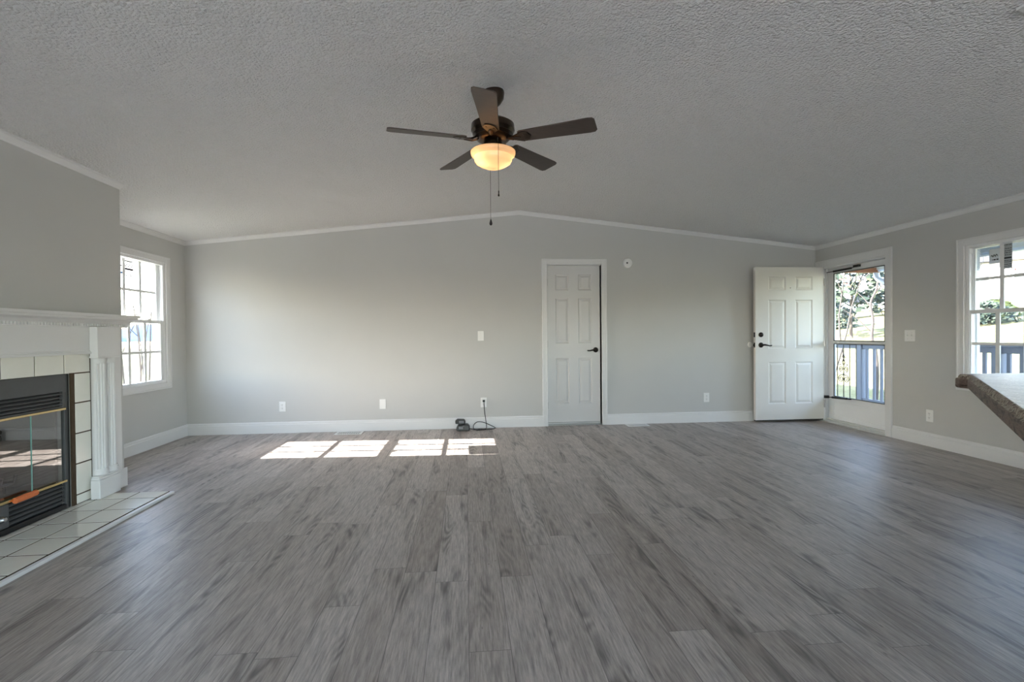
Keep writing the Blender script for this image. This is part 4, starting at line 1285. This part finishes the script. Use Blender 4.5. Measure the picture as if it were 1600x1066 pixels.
# trees
def branches(m, p, d, L, r, depth, rnd, tips, spread=0.55, droop=0.0):
    pts = [Vector(p)]
    dd = Vector(d).normalized()
    n = 4
    for i in range(n):
        dd = (dd + Vector((rnd.uniform(-1, 1), rnd.uniform(-1, 1), rnd.uniform(-0.6, 0.8) - droop)) * 0.13).normalized()
        pts.append(pts[-1] + dd * (L / n))
    m.tube(pts, [r * (1 - 0.45 * i / n) for i in range(n + 1)], 5 if depth < 2 else 4)
    tips.append((pts[-1], dd))
    if depth <= 0: return
    for k in range(rnd.choice((2, 3, 3))):
        q = pts[rnd.randint(2, n)]
        nd = (dd + Vector((rnd.uniform(-1, 1), rnd.uniform(-1, 1), rnd.uniform(-0.3, 0.7))) * spread * 1.6).normalized()
        branches(m, q, nd, L * rnd.uniform(0.55, 0.8), r * 0.55, depth - 1, rnd, tips, spread, droop)
def tree(name, x, y, z, h, label, group, seed, leaf=None, nleaf=0, lsize=0.1, lean=(0, 0), depth=4, r=None, spread=0.55, crown=None):
    rnd = random.Random(seed)
    root = thing(name, (x, y, z), label, 'tree', group)
    m = MB(); tips = []
    branches(m, (x, y, z), (lean[0], lean[1], 1), h * 0.42, r or h * 0.018, depth, rnd, tips, spread)
    m.build('trunk', 'bark', root, smooth=True)
    if leaf:
        m = MB()
        for i in range(nleaf):
            if crown:
                a, e = rnd.uniform(0, 2 * PI), rnd.uniform(0, 1)
                zz = z + h * (0.12 + 0.88 * e)
                rr = crown * (1 - e) ** 0.8 * math.sqrt(rnd.uniform(0.15, 1))
                p = Vector((x + rr * math.cos(a), y + rr * math.sin(a), zz))
            else:
                p = rnd.choice(tips)[0] + Vector((rnd.gauss(0, 1), rnd.gauss(0, 1), rnd.gauss(0, 1))) * h * 0.045
            u = Vector((rnd.gauss(0, 1), rnd.gauss(0, 1), rnd.gauss(0, 1))).normalized() * lsize
            w_ = u.orthogonal().normalized() * lsize * 0.55
            m.quad(p - u, p + w_, p + u, p - w_)
        m.build('foliage', leaf, root)
    return root
def aim(px, dist):
    """ground-plan point seen at photo column px, at distance dist from the camera"""
    a = math.atan((px - 800) / F_PX) + YAW
    return dist * math.sin(a), dist * math.cos(a)
# seen through the storm door
x, y = aim(1368, 12.5)
gz = ground_right(x, y)
root = thing('bare_sapling', (x, y, gz), 'slender bare sapling on the lawn beyond the porch', 'tree')
uu = Vector((math.cos(0.72), -math.sin(0.72), 0))
prof = [(0, gz - 0.1), (0.03, 0.2), (0.0, 0.75), (-0.06, 1.0), (-0.04, 1.35), (-0.08, 1.7), (0.02, 2.0), (0.06, 2.4), (0.12, 2.9), (0.10, 3.4), (0.2, 4.2)]
pts = smooth_path([(x + a * uu.x, y + a * uu.y, z_) for a, z_ in prof], 4)
MB().tube(pts, [0.034 * (1 - 0.7 * i / len(pts)) for i in range(len(pts))], 8).build('trunk', 'bark', root, smooth=True)
m = MB()
for a, z_, da, dz in ((-0.06, 1.1, -0.5, 0.5), (0.0, 1.9, 0.5, 0.7), (0.1, 2.7, -0.6, 0.8), (0.1, 3.2, 0.5, 0.7), (-0.07, 1.6, -0.25, 0.35)):
    m.tube([(x + a * uu.x, y + a * uu.y, z_), (x + (a + da * 0.5) * uu.x, y + (a + da * 0.5) * uu.y, z_ + dz * 0.6), (x + (a + da) * uu.x, y + (a + da) * uu.y, z_ + dz)], [0.012, 0.009, 0.004], 5)
m.build('twigs', 'bark', root)
x, y = aim(1300, 15.5); tree('leafy_tree', x, y, ground_right(x, y), 6.5, 'yellow green leafy tree beyond the storm door', None, 11, 'leafgreen', 1300, 0.08, (0.3, -0.1), 4, 0.024, 0.7)
x, y = aim(1330, 27); tree('evergreen_tree', x, y, ground_right(x, y), 9, 'dark evergreen tree at the top of the lawn', None, 5, 'leafdark', 2600, 0.22, crown=2.4, depth=1, r=0.07)
x, y = aim(1318, 20); tree('rusty_tree', x, y, ground_right(x, y), 7.0, 'small rusty leaved tree beside the evergreen', None, 8, 'leafred', 500, 0.09, depth=4, r=0.03)
# left window: bare trees on the slope
for i, (px, dd, hh) in enumerate(((212, 11.0, 6.4), (236, 15.0, 8.0), (196, 18.0, 9.0), (228, 24.0, 8.5))):
    a = math.atan((px - 800) / F_PX) + YAW
    x, y = dd * math.sin(a), dd * math.cos(a)
    tree('bare_tree', x, y, ground_left(x), hh, ['bare branching tree closest outside the left window', 'tall bare tree behind the closest one outside the left window', 'bare tree at the inner edge of the left window view', 'farthest bare tree down the slope outside the left window'][i], 'bare trees outside the left window', 40 + i, depth=4, r=0.017 + 0.003 * i, spread=0.5)
# shrubs at the top of the lawn
def shrub(px, dist, w_, h_, label, seed):
    rnd = random.Random(seed)
    x, y = aim(px, dist)
    z = ground_right(x, y)
    root = thing('shrub', (x, y, z), label, 'shrub', 'shrubs at the top of the lawn')
    m = MB()
    for i in range(700):
        a, e = rnd.uniform(0, 2 * PI), rnd.uniform(0, 1)
        r_ = w_ / 2 * math.sqrt(rnd.uniform(0, 1)) * math.sqrt(max(0.05, 1 - e * e))
        p = Vector((x + r_ * math.cos(a), y + r_ * math.sin(a), z + h_ * e))
        u = Vector((rnd.gauss(0, 1), rnd.gauss(0, 1), rnd.gauss(0, 1))).normalized() * 0.12
        ww = u.orthogonal().normalized() * 0.07
        m.quad(p - u, p + ww, p + u, p - ww)
    m.build('foliage', 'leafdark' if seed % 2 else 'leafgreen', root)
    m = MB()
    for i in range(6):
        m.tube([(x, y, z - 0.05), (x + rnd.uniform(-0.3, 0.3) * w_, y + rnd.uniform(-0.3, 0.3) * w_, z + h_ * 0.7)], [0.03, 0.01], 5)
    m.build('stem', 'bark', root)
shrub(1306, 33, 2.2, 1.3, 'dark shrub at the top of the lawn left of the white house', 1)
shrub(1536, 28, 2.4, 0.9, 'dark shrub seen through the right window under its label', 3)
shrub(1552, 31, 1.8, 0.8, 'yellow green shrub seen through the right window', 4)

# neighbouring house on the hill
def house(px0, px1, dist, label):
    x0, y0 = aim(px0, dist); x1, y1 = aim(px1, dist)
    u = Vector((x1 - x0, y1 - y0)); L = u.length; u.normalize()
    ang = math.atan2(u.y, u.x)
    z = ground_right((x0 + x1) / 2, (y0 + y1) / 2) - 0.3
    R_ = Matrix.Translation((x0, y0, z)) @ Matrix.Rotation(ang, 4, 'Z')
    root = thing('neighbor_house', (x0, y0, z), label, 'house')
    MB().box(0, L, 0, 7, 0, 2.9).xf(R_).build('house_wall', 'siding', root)
    m = MB().prism([(-0.4, -0.5, 2.9), (-0.4, 7.5, 2.9), (-0.4, 3.5, 4.6)], (L + 0.8, 0, 0)).xf(R_)
    m.build('house_roof', 'shingle', root)
    for k in range(4):
        a = L * (k + 0.5) / 4
        w0 = MB().box(a - 0.55, a + 0.55, -0.05, 0.02, 1.1, 2.2).xf(R_).build('house_window', 'vinyl', root)
        MB().box(a - 0.46, a + 0.46, -0.07, -0.05, 1.2, 2.1).xf(R_).build('window_glass', 'darkglass', w0)
    MB().box(L * 0.46, L * 0.46 + 0.95, -0.05, 0.02, 0.3, 2.3).xf(R_).build('house_door', 'beam', root)
house(1372, 1640, 44, 'long pale neighbouring house at the top of the lawn')
# parked car at the top of the lawn
x, y = aim(1358, 40)
z = ground_right(x, y)
root = thing('parked_car', (x, y, z), 'white car parked at the top of the lawn beside the house', 'car')
R_ = Matrix.Translation((x, y, z)) @ Matrix.Rotation(math.radians(-42), 4, 'Z')
m = MB().prism([(-2.1, -0.85, 0.35), (2.1, -0.85, 0.35), (2.15, -0.85, 0.75), (1.2, -0.85, 0.9), (-2.05, -0.85, 0.95)], (0, 1.7, 0)).xf(R_)
m.build('car_body', 'carpaint', root, 0.06)
MB().prism([(-1.7, -0.72, 0.92), (1.0, -0.72, 0.90), (0.4, -0.72, 1.42), (-1.2, -0.72, 1.42)], (0, 1.44, 0)).xf(R_).build('car_cabin', 'darkglass', root, 0.05)
for wx in (-1.3, 1.3):
    for wy in (-0.86, 0.70):
        MB().lathe([(0.001, 0), (0.32, 0.0), (0.32, 0.16), (0.001, 0.16)], (wx, wy, 0.32), 20, 1).xf(R_).build('wheel', 'black', root)
